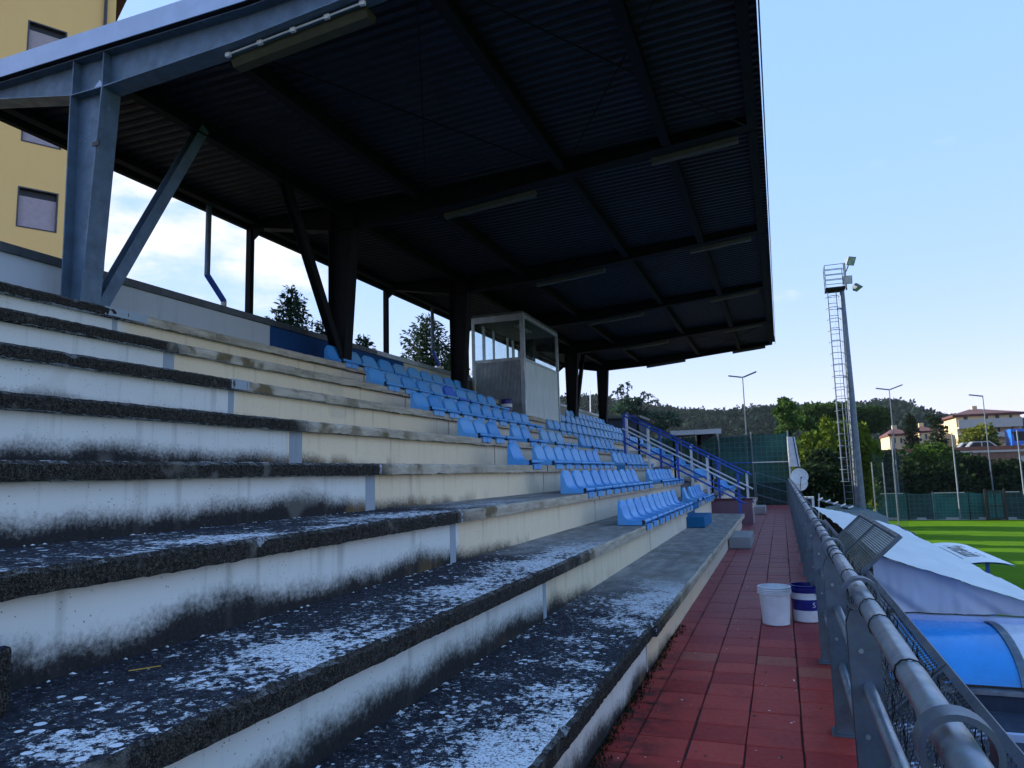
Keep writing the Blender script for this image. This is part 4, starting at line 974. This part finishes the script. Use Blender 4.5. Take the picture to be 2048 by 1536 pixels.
# far pitch fence
ff = thing('pitch_fence', 'long green shade net fence along the far side of the pitch', 'fence', (20, 56, -2.2))
x = at(1722, 1040, z=-2.2).x; YF = 56.0; k = 0
xs = [2.0]
while xs[-1] < 30: xs.append(xs[-1]+random.choice((1.55, 1.9, 2.1)))
for a, b in zip(xs, xs[1:]):
    if 16.0 < a < 17.4: continue
    MB().grid(lambda u, v: (a+(b-a)*u, YF+.06*math.sin(3.1*u), -2.15+(1.78-.08*math.sin(math.pi*u))*v), 6, 4).build('net_panel', 'net' if k % 3 else 'netd', ff, uv=lambda c: (c[0], c[2]), smooth=True); k += 1
for q, a in enumerate(xs): MB().tube([(a, YF+.02, -2.2), (a, YF+.02, -.30)], .035, 6).build('post', 'darksteel' if q % 2 else 'galv', ff)
for q in range(0, len(xs)-1, 2): MB().box(xs[q]+.1, xs[q+1]-.2, YF-.05, YF+.0, -.42, -.36).build('top_bar', 'balc', ff)
MB().box(2, 30, YF+.05, YF+.2, -2.2, -2.03).build('kerb', 'concrete', ff)
gt = thing('pitch_gate', 'dark framed green net gate in the far fence', 'gate', (13.5, YF-.3, -2.2))
a = at(1975, 1035, y=YF-.3).x; b = at(2014, 1035, y=YF-.3).x
for xx in (a, b): MB().box(xx-.06, xx+.06, YF-.36, YF-.24, -2.2, -.18).build('gate_post', 'black', gt)
for xx in (a+.12, (a+b)/2, b-.12): MB().box(xx-.03, xx+.03, YF-.33, YF-.28, -2.1, -.3).build('gate_bar', 'black', gt)
for zz in (-2.1, -1.25, -.3): MB().box(a+.09, b-.09, YF-.325, YF-.285, zz-.03, zz+.03).build('gate_bar', 'black', gt)
MB().box(a+.1, b-.1, YF-.27, YF-.26, -2.1, -.3).build('net_panel', 'net', gt, uv=lambda c: (c[0], c[2]))

# ================================================================== YELLOW APARTMENT HOUSE (behind the wall, left)
Rc = Vector((-22.0, 18.2, 0)); fd = Vector((.4848, .8746, 0)); fn = Vector((fd.y, -fd.x, 0))
ah = thing('apartment_house', 'ochre apartment house with roller shutters behind the wall', 'building', Rc)
def onface(px, py):
    d = R2*((px-1024)/F) - U2*((py-768)/F) + FW; t = (Rc-Vector((0, 0, EYE))).dot(fn)/d.dot(fn); P = Vector((0, 0, EYE))+d*t
    return (P-Rc).dot(fd), P.z
def fp(u, z, o=0): return tuple(Rc+fd*u+fn*o+Vector((0, 0, z)))
s0, z0 = onface(29.5, 453); s1, z1 = onface(114, 385); wins = []
w_lo = (onface(31, 452)[0], onface(113, 466)[0], onface(111, 466)[1], onface(34, 371)[1])
hz = w_lo[3]-w_lo[2]; us = (w_lo[0], w_lo[1])
ztop = onface(55, 39)[1]; step = (ztop-w_lo[3])/2
zs = [(w_lo[2]+step*k, w_lo[3]+step*k) for k in (-1, 0, 1, 2, 3)]
ucols = [us, (us[0]-3.6, us[1]-3.6), (us[0]-7.2, us[1]-7.2)]
# wall as strips round the openings
ub = [-16.0]
for a, b in reversed(ucols): ub += [a, b]
ub.append(0.0); zb = [-2.2]
for a, b in zs: zb += [a, b]
zb.append(zs[-1][1]+2.2)
m = MB()
for i in range(len(ub)-1):
    for j in range(len(zb)-1):
        if i % 2 == 1 and j % 2 == 1: continue
        m.quad(fp(ub[i], zb[j]), fp(ub[i+1], zb[j]), fp(ub[i+1], zb[j+1]), fp(ub[i], zb[j+1]))
m.quad(fp(0, -2.2), fp(0, -2.2, -12), fp(0, zb[-1], -12), fp(0, zb[-1])); m.quad(fp(-16, -2.2, -12), fp(-16, -2.2), fp(-16, zb[-1]), fp(-16, zb[-1], -12)); m.quad(fp(0, -2.2, -12), fp(-16, -2.2, -12), fp(-16, zb[-1], -12), fp(0, zb[-1], -12))
m.build('wall', 'yellow', ah)
for a, b in ucols:
    for c, d in zs:
        f = MB(); dp = -.16; t_ = .045
        for (u0, u1, q0, q1) in ((a, a+t_, c, d), (b-t_, b, c, d), (a+t_, b-t_, d-t_, d), (a+t_, b-t_, c, c+t_)):
            i = len(f.v); f.v += [fp(u0, q0, .012), fp(u1, q0, .012), fp(u1, q1, .012), fp(u0, q1, .012), fp(u0, q0, dp), fp(u1, q0, dp), fp(u1, q1, dp), fp(u0, q1, dp)]
            f.f += [tuple(i+k for k in q) for q in ((0,1,2,3),(0,4,5,1),(1,5,6,2),(2,6,7,3),(3,7,4,0))]
        wf = f.build('window', 'frame', ah)
        sh = MB(); n = 26; hh = (d-c-.33)/n
        for k in range(n):
            q0 = c+.05+k*hh; i = len(sh.v)
            sh.v += [fp(a+.045, q0, -.12), fp(b-.045, q0, -.12), fp(b-.045, q0+hh*.8, -.095), fp(a+.045, q0+hh*.8, -.095), fp(b-.045, q0+hh, -.12), fp(a+.045, q0+hh, -.12)]
            sh.f += [(i, i+1, i+2, i+3), (i+3, i+2, i+4, i+5)]
        sh.build('roller_shutter', 'shutter', wf)
        MB().quad(fp(a, d-.32, -.14), fp(b, d-.32, -.14), fp(b, d, -.14), fp(a, d, -.14)).build('shutter_box', 'black', wf)
ztop_ = zb[-1]
m = MB(); m.quad(fp(1.3, ztop_-.05, 1.3), fp(1.3, ztop_-.05, -13.3), fp(-17, ztop_-.05, -13.3), fp(-17, ztop_-.05, 1.3)).quad(fp(1.3, ztop_+.25, 1.3), fp(-17, ztop_+.25, 1.3), fp(-8, ztop_+2.6, -6)).quad(fp(1.3, ztop_+.25, -13.3), fp(1.3, ztop_+.25, 1.3), fp(-8, ztop_+2.6, -6))
m.quad(fp(1.3, ztop_-.05, 1.3), fp(1.3, ztop_-.05, -13.3), fp(1.3, ztop_+.25, -13.3), fp(1.3, ztop_+.25, 1.3)).quad(fp(-17, ztop_-.05, 1.3), fp(1.3, ztop_-.05, 1.3), fp(1.3, ztop_+.25, 1.3), fp(-17, ztop_+.25, 1.3)).build('roof', 'brownw', ah)
MB().tube([fp(-.35, -2, .08), fp(-.35, ztop_, .08)], .055, 8).build('rain_pipe', 'frame', ah)

# ================================================================== TREES
def leaves(m, c, rad, n, size, drop=0, shell=.55, flat=1.):
    c = Vector(c)
    for _ in range(n):
        while True:
            d = Vector((random.uniform(-1, 1), random.uniform(-1, 1), random.uniform(-1, 1)))
            if .05 < d.length < 1: break
        k = d.length; d = d*((shell+(1-shell)*k)/k)*random.uniform(.75, 1.06)
        p = c+Vector((d.x*rad[0], d.y*rad[1], d.z*rad[2]))
        s = size*random.uniform(.6, 1.35); a = Vector((random.gauss(0, 1), random.gauss(0, 1), random.gauss(0, .7)-drop)).normalized()
        b = a.cross(Vector((random.gauss(0, 1), random.gauss(0, 1), random.gauss(0, 1)))).normalized()
        i = len(m.v); q = p+a*s
        m.v += [tuple(p), tuple(p+a*s*.5+b*s*.32*flat), tuple(q), tuple(p+a*s*.5-b*s*.32*flat)]; m.f.append((i, i+1, i+2, i+3))
def tree(name, label, base, blobs, mat, leaf, trunk_h, tr=.18, group=None, limbs=True, drop=0):
    base = Vector(base); t = thing(name, label, 'tree', base, group)
    m = MB(); tm_ = MB()
    tm_.tube([base, base+Vector((.05, 0, trunk_h*.5)), base+Vector((0, .05, trunk_h))], tr, 7, True, tr*.4)
    for (dx, dy, dz, rx, ry, rz, n) in blobs:
        c = base+Vector((dx, dy, dz)); leaves(m, c, (rx, ry, rz), n, leaf, drop)
        if limbs: tm_.tube([base+Vector((0, 0, min(trunk_h*.75, max(.3, dz*.5)))), c.lerp(base+Vector((0, 0, dz)), .3), c], tr*.35, 5, True, tr*.12)
    tm_.build('trunk', 'bark', t); m.build('crown', FOL[mat], t); return t
def lobes(w, h, z0, k, n, sx=.45, ry=None, top=1.0):
    """k clumps filling a crown w wide and h high from z0"""
    out = []
    for q in range(k):
        f = (q+.5)/k; a = random.uniform(0, 6.28); rr = w*.5*random.uniform(.2, .75)*(1-(f*.55*top))
        s = w*sx*random.uniform(.55, .95)*(1-.45*f*top)
        out.append((rr*math.cos(a), rr*math.sin(a)*.7, z0+h*f, s, s*.8, s*random.uniform(.5, .8), n))
    return out
def spruce(label, px, py, Y, wid, xcol=None):
    tp = at(px, py, y=Y); base = Vector((tp.x, Y, -2.2)); H = tp.z+2.2
    t = thing('spruce_tree', label, 'tree', base, 'spruces behind the back wall'); tr = MB(); m = MB()
    tr.tube([base, base+Vector((0, 0, H))], .22, 7, True, .012)
    levels = int(H/.22)
    for q in range(levels):
        f = q/levels; z = H*(.12+.88*f); rad = wid*(1-f)**.8+.10; nb = 8 if f < .95 else 4
        for k in range(nb):
            a = 6.283*k/nb+q*1.7+random.uniform(-.3, .3); L = rad*random.uniform(.65, 1.12)
            d = Vector((math.cos(a), math.sin(a), 0)); p0 = base+Vector((0, 0, z)); p1 = p0+d*L*.6+Vector((0, 0, -.10*L)); p2 = p0+d*L+Vector((0, 0, .16+.16*L))
            tr.tube([p0, p1, p2], .018, 3, False, .005)
            nn = int(8+L*42)
            for _ in range(nn):
                u = random.uniform(.12, 1); c = p0.lerp(p1, u/.6) if u < .6 else p1.lerp(p2, (u-.6)/.4)
                s = random.uniform(.09, .24); dd = (d*random.uniform(.1, .7)+Vector((random.gauss(0, .55), random.gauss(0, .55), random.uniform(-.9, .45)))).normalized(); b = dd.cross(Vector((random.gauss(0, 1), random.gauss(0, 1), .3))).normalized()
                i = len(m.v); m.v += [tuple(c), tuple(c+dd*s*.5+b*s*.16), tuple(c+dd*s), tuple(c+dd*s*.5-b*s*.16)]; m.f.append((i, i+1, i+2, i+3))
    tr.build('trunk', 'bark', t); m.build('crown', FOL['spruce'], t)
spruce('spiky spruce top left of the second column above the blue wall', 583, 572, 19, 2.7)
spruce('small spruce tip just left of the leaning brace', 645, 640, 20, 1.8)
spruce('small spruce tip just right of the second column', 727, 668, 20, 1.7)
spruce('big dark spruce behind the cranked rain pipe', 852, 628, 25, 4.2)
spruce('spruce behind the third column', 905, 690, 27, 2.6)

GZ = -2.2
def gp(px, Y): return Vector((at(px, 960, y=Y).x, Y, GZ))
def hz_(px, py, Y): return at(px, py, y=Y).z-GZ
# cedar beyond the stand: tiers with drooping tips
b = gp(1262, 70); H = hz_(1250, 790, 70)
bl = []
for q in range(26):
    f = q/26; a = random.uniform(0, 6.28); w = (4.6 if f < .8 else 2.4)*random.uniform(.3, 1); bl.append((w*math.cos(a), w*math.sin(a)*.6, H*(.25+.72*f), 1.3, 1.1, .42, 150))
t = tree('cedar_tree', 'spreading cedar with drooping tip branches beyond the far column', b, bl, 'cedar', .42, H, .4, drop=.9)
m = MB(); tw = MB()
for px, py, dx in ((1243, 768, -1), (1255, 764, 1), (1228, 782, -1.4), (1300, 787, 1.6), (1312, 800, 1.4), (1238, 775, .6), (1290, 783, .8)):
    e = at(px, py, y=70); s0_ = Vector((b.x+(e.x-b.x)*.5, 70, e.z-1.6)); mid_ = s0_.lerp(e, .6)+Vector((0, 0, .5)); end = e+Vector((dx*.5, 0, -.7))
    tw.tube([s0_, mid_, e, end], .04, 4, False, .01)
    for q in range(90):
        u = random.random()*3; seg = [s0_, mid_, e, end]; k = min(2, int(u)); c = seg[k].lerp(seg[k+1], u-k); leaves(m, c, (.12, .12, .12), 1, .22, 1.2)
tw.build('tip_branch', 'bark', t); m.build('tip_needles', FOL['cedar'], t)

def broad(name, label, px, py_top, Y, wid, mat, leaf=.34, k=16, n=330, z0f=.12, group=None, top=1.0, sx=.45):
    b = gp(px, Y); H = hz_(px, py_top, Y)
    return tree(name, label, b, lobes(wid, H*(1-z0f)*.93, H*z0f, k, n, sx, top=top), mat, leaf, H*.8, .22, group)
broad('poplar_tree', 'light green poplar left of the floodlight mast', 1584, 785, 62, 3.6, 'poplar', .30, 22, 300, .15, sx=.36)
broad('poplar_tree', 'poplar half hidden behind the yellow green willow', 1622, 826, 66, 4.4, 'poplar', .32, 18, 300, .15, sx=.40)
b = gp(1668, 50); H = hz_(1668, 834, 50)
bl = []
for q in range(46):
    a = random.uniform(-1, 1); f = random.random(); hh = H*(1-.32*abs(a)**1.5)*random.uniform(.35, .92); bl.append((a*2.9, random.uniform(-1.4, 1.2), hh, .42, .42, 1.1, 190))
tree('willow_tree', 'bushy yellow green willow behind the floodlight mast', b, bl, 'willow', .30, H*.6, .3, None, True, -1.1)
def umbrella(label, px, py_top, Y, wid, thick):
    b = gp(px, Y); H = hz_(px, py_top, Y); bl = []
    for q in range(16):
        a = 6.283*q/16; rr = wid*.5*random.uniform(.25, .85); bl.append((rr*math.cos(a), rr*math.sin(a)*.6, H-thick*(.55+.35*(rr/(wid*.5))**2)*random.uniform(.8, 1.2), wid*.20, wid*.16, thick*.42, 330))
    tree('umbrella_pine', label, b, bl, 'pine', .38, H-thick, .32, 'umbrella pines')
umbrella('broad umbrella pine crown left of the floodlight mast', 1655, 797, 84, 8.2, 2.6)
umbrella('umbrella pine crown right of the floodlight mast', 1728, 802, 86, 6.0, 3.0)
broad('shrub_tree', 'dark leafy shrub mass at the foot of the willow', 1640, 905, 44, 5.0, 'dark', .32, 16, 320, .05)
broad('shrub_tree', 'dark shrub mass between dishes and floodlight mast', 1612, 930, 40, 3.2, 'dark', .28, 10, 320, .02)
broad('shrub_tree', 'dark shrub behind the slack ball net', 1745, 905, 62, 5.5, 'dark', .34, 14, 320, .03)
for px, py, Y, w, mat, lab in ((1850, 905, 66, 6.0, 'mid', 'leafy tree left of the middle net pole before the brick bridge'), (1893, 885, 70, 6.2, 'mid', 'tallest leafy tree before the brick bridge'), (1938, 922, 66, 4.8, 'dark', 'dark tree right of the middle net pole'), (1962, 930, 68, 4.4, 'dark', 'dark tree left of the bare brick pier'), (2030, 925, 66, 5.6, 'dark', 'dark tree under the bridge arch at the right edge'), (1812, 930, 64, 5.0, 'dark', 'dark shrub right of the slack net'), (1875, 940, 63, 5.5, 'dark', 'low dark shrub behind the far fence'), (1995, 965, 64, 3.6, 'dark', 'low shrub below the brick pier')):
    broad('leafy_tree', lab, px, py, Y, w, mat, .36, 15, 300, .02, 'trees in front of the brick bridge', .8)
b = gp(1832, 108); H = hz_(1832, 828, 108)
tree('cypress_tree', 'dark pointed cypress between the low houses', b, [(0, 0, H*f, 1.75*(1-f)**.7+.15, 1.3*(1-f)+.15, H*.07, 150) for f in [q/15 for q in range(3, 15)]], 'dark', .45, H*.9, .2, None, False)
broad('leafy_tree', 'airy dark tree between low houses and cream house', 1885, 822, 104, 3.4, 'dark', .36, 20, 110, .15, None, .9)
broad('round_bush', 'big rounded yellow green bush in front of the cream house', 1963, 856, 98, 5.4, 'bush', .36, 24, 260, .55, None, .7, .34)

# ================================================================== BRIDGE, HOUSES, VEHICLES
BY = 92.0
br_ = thing('brick_bridge', 'red brick road bridge with arch behind the trees', 'bridge', (20, BY, -2.2))
zp = at(1900, 895, y=BY).z; zr = at(1900, 907, y=BY).z
xa = at(2030, 920, y=BY).x+2.6; ra = 4.2; zc = at(2030, 915, y=BY).z-ra
m = MB(); pts = [(xa+ra*math.cos(a), zc+ra*math.sin(a)) for a in [math.pi*q/24 for q in range(25)]]
xl, xr = 4.0, 60.0
top = zr
i = len(m.v)
for (x_, z_) in pts: m.v += [(x_, BY, z_), (x_, BY, top), (x_, BY+8, z_), (x_, BY+8, top)]
for q in range(24): k = i+q*4; m.f += [(k, k+1, k+5, k+4), (k+2, k, k+4, k+6), (k+3, k+2, k+6, k+7)]
m.box(xl, xa-ra, BY, BY+8, GZ, top); m.box(xa+ra, xr, BY, BY+8, GZ, top)
m.v = [(v[0], v[1], v[2]) for v in m.v]
bo = m.build('spandrel_wall', 'brick', br_)
for q in range(24):
    a0, a1 = math.pi*q/24, math.pi*(q+.93)/24
    s_ = MB(); s_.v = [(xa+r_*math.cos(a), y_, zc+r_*math.sin(a)) for y_ in (BY-.08, BY) for r_, a in ((ra, a0), (ra+.55, a0), (ra+.55, a1), (ra, a1))]
    s_.f = [(0, 1, 2, 3), (0, 4, 5, 1), (1, 5, 6, 2), (2, 6, 7, 3), (3, 7, 4, 0)]; s_.build('arch_stone', 'balc', br_)
MB().box(xl, xr, BY-.15, BY+.02, zr, zr+.22).build('string_course', 'balc', br_)
MB().box(xl, xr, BY-.02, BY+.25, zr+.22, zp).build('parapet', 'brick', br_)
MB().box(xl, xr, BY+.25, BY+8, zp-1.3, zp-1.16).build('roadway', 'asphalt', br_)

def vehicle(name, label, c, L, H, W, mat, kind='car'):
    t = thing(name, label, kind, c)
    x, y, z = c
    if kind == 'car':
        pr = [(-L/2, .25*H), (-L/2, .52*H), (-L*.30, .62*H), (-L*.16, H), (L*.22, H), (L*.40, .64*H), (L/2, .56*H), (L/2, .25*H)]
        MB().prism([(x+a, z+b) for a, b in pr], y, y+W).build('body', mat, t)
        MB().prism([(x-L*.26, z+.64*H), (x-L*.145, z+.94*H), (x+.02*L, z+.94*H), (x+.02*L, z+.64*H)], y-.01, y).build('side_window', 'cara', t)
        MB().prism([(x+.05*L, z+.64*H), (x+.05*L, z+.94*H), (x+L*.21, z+.94*H), (x+L*.34, z+.66*H)], y-.01, y).build('side_window', 'cara', t)
        for a in (-.31, .31): MB().tube([(x+a*L, y-.02, z+.3), (x+a*L, y+.2, z+.3)], .3, 14).build('wheel', 'rubber', t)
    else:
        MB().box(x, x+L, y, y+W, z+.35, z+H).build('body', mat, t)
        MB().box(x+.25, x+W*.9, y-.012, y, z+H*.56, z+H*.9).build('rear_window', 'cara', t)
        MB().box(x+W*1.0, x+L-.3, y-.012, y, z+H*.55, z+H*.9).build('side_window', 'cara', t)
        for zz in (.9, .42): MB().box(x+.05, x+.22, y-.02, y, z+H*zz-.25, z+H*zz).build('tail_light', 'redcap', t)
        MB().box(x+.9, x+1.15, y-.02, y, z+.95, z+1.25).build('number', 'whitep', t); MB().box(x+1.35, x+1.6, y-.02, y, z+.95, z+1.25).build('number', 'whitep', t)
        for a in (1.5, L-1.5): MB().tube([(x+a, y-.02, z+.45), (x+a, y+.3, z+.45)], .45, 14).build('wheel', 'rubber', t)
    return t
zroad = zp-1.15
p = at(1941, 893, y=BY+3); vehicle('parked_car', 'silver car on the bridge, left of the other car', (p.x, BY+3, zroad), 4.1, 1.7, 1.7, 'carg')
p = at(1961, 893, y=BY+1.2); vehicle('parked_car', 'silver car on the bridge, partly behind the lamp pole', (p.x, BY+1.2, zroad), 4.2, 1.75, 1.7, 'carg')
p = at(2025, 893, y=BY+3.5); vehicle('bus', 'blue bus cut off at the right edge of the photo', (p.x, BY+3.5, zroad), 11, 3.05, 2.4, 'busblue', 'bus')

def house(label, name, px0, px1, py_eave, py_ridge, Y, depth, wallm, storeys, wins, balc=(), base=None):
    a = at(px0, py_eave, y=Y); b = at(px1, py_eave, y=Y); ze = a.z; zr_ = at((px0+px1)/2, py_ridge, y=Y).z; g0 = base if base is not None else GZ
    t = thing(name, label, 'house', ((a.x+b.x)/2, Y, g0))
    MB().box(a.x, b.x, Y, Y+depth, g0, ze).build('wall', wallm, t)
    ov = (b.x-a.x)*.06; x0, x1, y0, y1 = a.x-ov, b.x+ov, Y-ov, Y+depth+ov; mx0, mx1 = x0+(x1-x0)*.42, x0+(x1-x0)*.58; my = (y0+y1)/2
    m = MB(); m.quad((x0, y0, ze), (x1, y0, ze), (mx1, my, zr_), (mx0, my, zr_)).quad((x1, y0, ze), (x1, y1, ze), (mx1, my, zr_)).quad((x0, y1, ze), (x0, y0, ze), (mx0, my, zr_)).quad((x1, y1, ze), (x0, y1, ze), (mx0, my, zr_), (mx1, my, zr_))
    m.box(x0, x1, y0, y1, ze-.28, ze-.001); rf = m.build('roof', 'rooft', t)
    MB().box((mx0+mx1)/2-.3, (mx0+mx1)/2+.3, my-.3, my+.3, zr_-.3, zr_+.45).build('chimney', 'creamb', rf)
    for (u, pyt, pyb, wpx) in wins:
        c = at(u, pyt, y=Y); d = at(u+wpx, pyb, y=Y); w = MB().box(c.x, d.x, Y-.05, Y+.02, d.z, c.z).build('window', 'shutg', t)
        MB().box(c.x-.12, d.x+.12, Y-.14, Y-.051, d.z-.12, d.z).build('sill', 'balc', w)
    for (u0, u1, pyt, pyb) in balc:
        c = at(u0, pyt, y=Y-1.2); d = at(u1, pyb, y=Y-1.2); bo_ = MB().box(c.x, d.x, Y-1.3, Y-1.2, d.z, c.z).build('balcony', 'balc', t)
        MB().box(c.x, d.x, Y-1.19, Y-.01, d.z, d.z+.18).build('balcony_floor', 'balc', bo_)
    return t
house('cream three storey house with dark red hipped roof and long grey balconies', 'apartment_house', 1911, 2040, 830, 811, 112, 13, 'creamb', 3,
      [(1927, 834, 846, 9), (1970, 832, 845, 7), (1990, 830, 842, 9), (2018, 830, 842, 7), (1929, 857, 869, 10), (1974, 855, 866, 6), (1995, 853, 866, 6), (2023, 853, 865, 5), (1924, 880, 890, 14)],
      [(1916, 2046, 840, 852), (1919, 1940, 868, 877), (1994, 2030, 864, 873)])
house('low cream house with dark roof left of the cypress', 'low_house', 1778, 1822, 868, 854, 108, 9, 'creamb', 2, [(1786, 876, 886, 6), (1800, 876, 886, 5)])
house('low cream house with red roof between cypress and airy tree', 'low_house', 1838, 1872, 862, 849, 114, 9, 'creamb', 2, [(1850, 868, 878, 5)])

# hill with wood
ridge = [(900, 860), (1040, 835), (1120, 818), (1150, 812), (1200, 814), (1240, 822), (1300, 828), (1340, 834), (1400, 840), (1450, 843), (1500, 838), (1560, 832), (1610, 830), (1680, 838), (1720, 834), (1780, 824), (1815, 827), (1845, 836), (1875, 850), (1910, 856), (2060, 858), (2300, 862)]
def ridge_y(px):
    for (a, ya), (b, yb) in zip(ridge, ridge[1:]):
        if a <= px <= b: return ya+(yb-ya)*(px-a)/(b-a)
    return 862
def hillpt(px, f):
    D = 330 if px < 1660 else 420
    top = at(px, ridge_y(px), y=D); y = 150+(D-150)*f if f <= 1 else D+(f-1)*200
    b = at(px, 960, y=y); k = (math.sin(min(f, 1)*math.pi/2))**1.4 if f <= 1 else 1-(f-1)*.6
    n = mnoise.noise((b.x*.02, y*.02, 0))*4*min(f, 1)*(1-min(f, 1))*2
    return Vector((b.x, y, GZ+(top.z-GZ)*k+n-.5))
m = MB(); NU, NV = 90, 22
pxs = [850+(2350-850)*q/NU for q in range(NU+1)]
m.grid(lambda u, v: tuple(hillpt(850+1500*u, v*1.5)), NU, NV)
o = m.build('hill', FOL['hill'], None, smooth=True); struct(o, 'low wooded hill behind the sports ground')
m = MB()
for _ in range(5200):
    px = random.uniform(1080, 2100); f = random.random()**.6; c = hillpt(px, f); s = random.uniform(1.6, 3.6)*(1 if px < 1660 else 1.2)
    leaves(m, c+Vector((0, 0, s*.5)), (s, s, s*.8), 24, s*.5, .2, .7)
for px in (1483, 1496, 1510, 1514, 1521, 1526, 1531, 1389, 1396, 1160, 1181):
    c = hillpt(px, 1.0); h = random.uniform(3.5, 6.5)
    for q in range(12): leaves(m, c+Vector((0, 0, 1+h*q/12)), (.8*(1-q/13)+.1, .6, .5), 9, .8, 0)
o = m.build('hillside_wood', FOL['hill'], None); struct(o, 'dense dark wood covering the hill', 'stuff')
def hhouse(label, px0, px1, f, py_eave, py_ridge, mat):
    p = hillpt((px0+px1)/2, f); house(label, 'hill_house', px0, px1, py_eave, py_ridge, p.y-4, 8, mat, 2, [(px0+(px1-px0)*.55, py_eave+3, py_eave+6, 2.2), (px0+(px1-px0)*.78, py_eave+3, py_eave+6, 2.2)], (), p.z-6)
hhouse('yellow villa with dark roof on the wooded hill', 1321, 1349, .96, 818, 811, 'yvilla')
hhouse('white house on the hill seen between the far columns', 1154, 1166, .95, 806, 797, 'wallw')
hhouse('pale house on the hill beside the last column', 1211, 1226, .95, 806, 801, 'wallw')
o = MB().tube([at(1181, 835, y=60), at(1180.5, 782, y=60)], .05, 6).build('flag_pole', 'whitep'); tag(o, 'thin white pole seen between the two far columns', 'pole')
# fallen leaf stalk on the second tread
o = MB().obox((-2.60, 2.35, .835), (-2.52, 2.44, .838), .008, .003).build('dry_twig', 'ochre'); tag(o, 'small ochre twig lying on the black tread at lower left', 'twig')

# ================================================================== SMALL DEBRIS
def bits(name, label, mat, spots, size):
    m = MB()
    for (x, y, z) in spots:
        s_ = size*random.uniform(.5, 1.5); a = random.uniform(0, 6.28); c, d = math.cos(a)*s_, math.sin(a)*s_; k = random.uniform(.3, .7)
        i = len(m.v); m.v += [(x-c, y-d, z), (x+d*k, y-c*k, z+s_*.1), (x+c, y+d, z+.001), (x-d*k, y+c*k, z+s_*.12), (x, y, z+s_*.45)]
        m.f += [(i, i+1, i+4), (i+1, i+2, i+4), (i+2, i+3, i+4), (i+3, i, i+4)]
    o = m.build(name, mat); return struct(o, label, 'stuff')
bits('grit', 'pale grit and plaster crumbs on the red walkway', 'white', [(random.uniform(-1.08, .2), 3.5+random.random()**1.6*16, .002) for _ in range(90)], .008)
bits('dry_leaves', 'small dark leaf scraps on the red walkway', 'bark', [(random.uniform(-1.05, .2), 3.5+random.random()**1.4*18, .002) for _ in range(60)], .013)
moss = MB()
for _ in range(1500):
    y = 3.2+random.random()**1.5*4.6; w = .06+.05*mnoise.noise((y*3, 1, 1)); x = -1.105+abs(random.gauss(0, 1))*w*.6; s_ = random.uniform(.008, .028)
    a = random.uniform(0, 6.28); dx, dy = math.cos(a)*s_*.5, math.sin(a)*s_*.5; i = len(moss.v)
    moss.v += [(x-dy*.5, y+dx*.5, .0), (x+dy*.5, y-dx*.5, .0), (x+dx, y+dy, s_)]; moss.f.append((i, i+1, i+2))
struct(moss.build('moss', FOL['dark']), 'dark moss and weeds along the foot of the lowest riser', 'stuff')
lump = []
for r in (2, 3, 4, 5):
    for _ in range(26): lump.append((XN[r]-.075+abs(random.gauss(0, .012)), random.uniform(1.6, 5.9), ZT[r-1]+.012))
bits('lichen_clumps', 'white lichen clumps along the feet of the near risers', 'tarp', lump, .014)
m = MB()
for k, y in enumerate(FY):
    pts = [(x, y+.10, botz(x)+.03+(.006 if q % 2 else 0)) for q, x in enumerate([-6.9, -6, -5, -4, -3, -2, -1, -.3])]
    MB().tube(pts, .011, 6).build('conduit', 'steel', roof)

# ================================================================== AIR
hz3 = MB().box(-420, 620, -12, 760, -3.4, 62).mesh('haze', 'white'); hz3.materials.clear()
g = G('thin summer haze'); vol = g.n('ShaderNodeVolumePrincipled', {'Color': (.72, .82, .95, 1), 'Density': .00011, 'Anisotropy': .2}); g.t.links.new(vol.outputs[0], g.out.inputs['Volume'])
hz3.materials.append(g.m); o = bpy.data.objects.new('haze', hz3); COL.objects.link(o); struct(o, 'thin blue haze over the far hill', 'stuff')
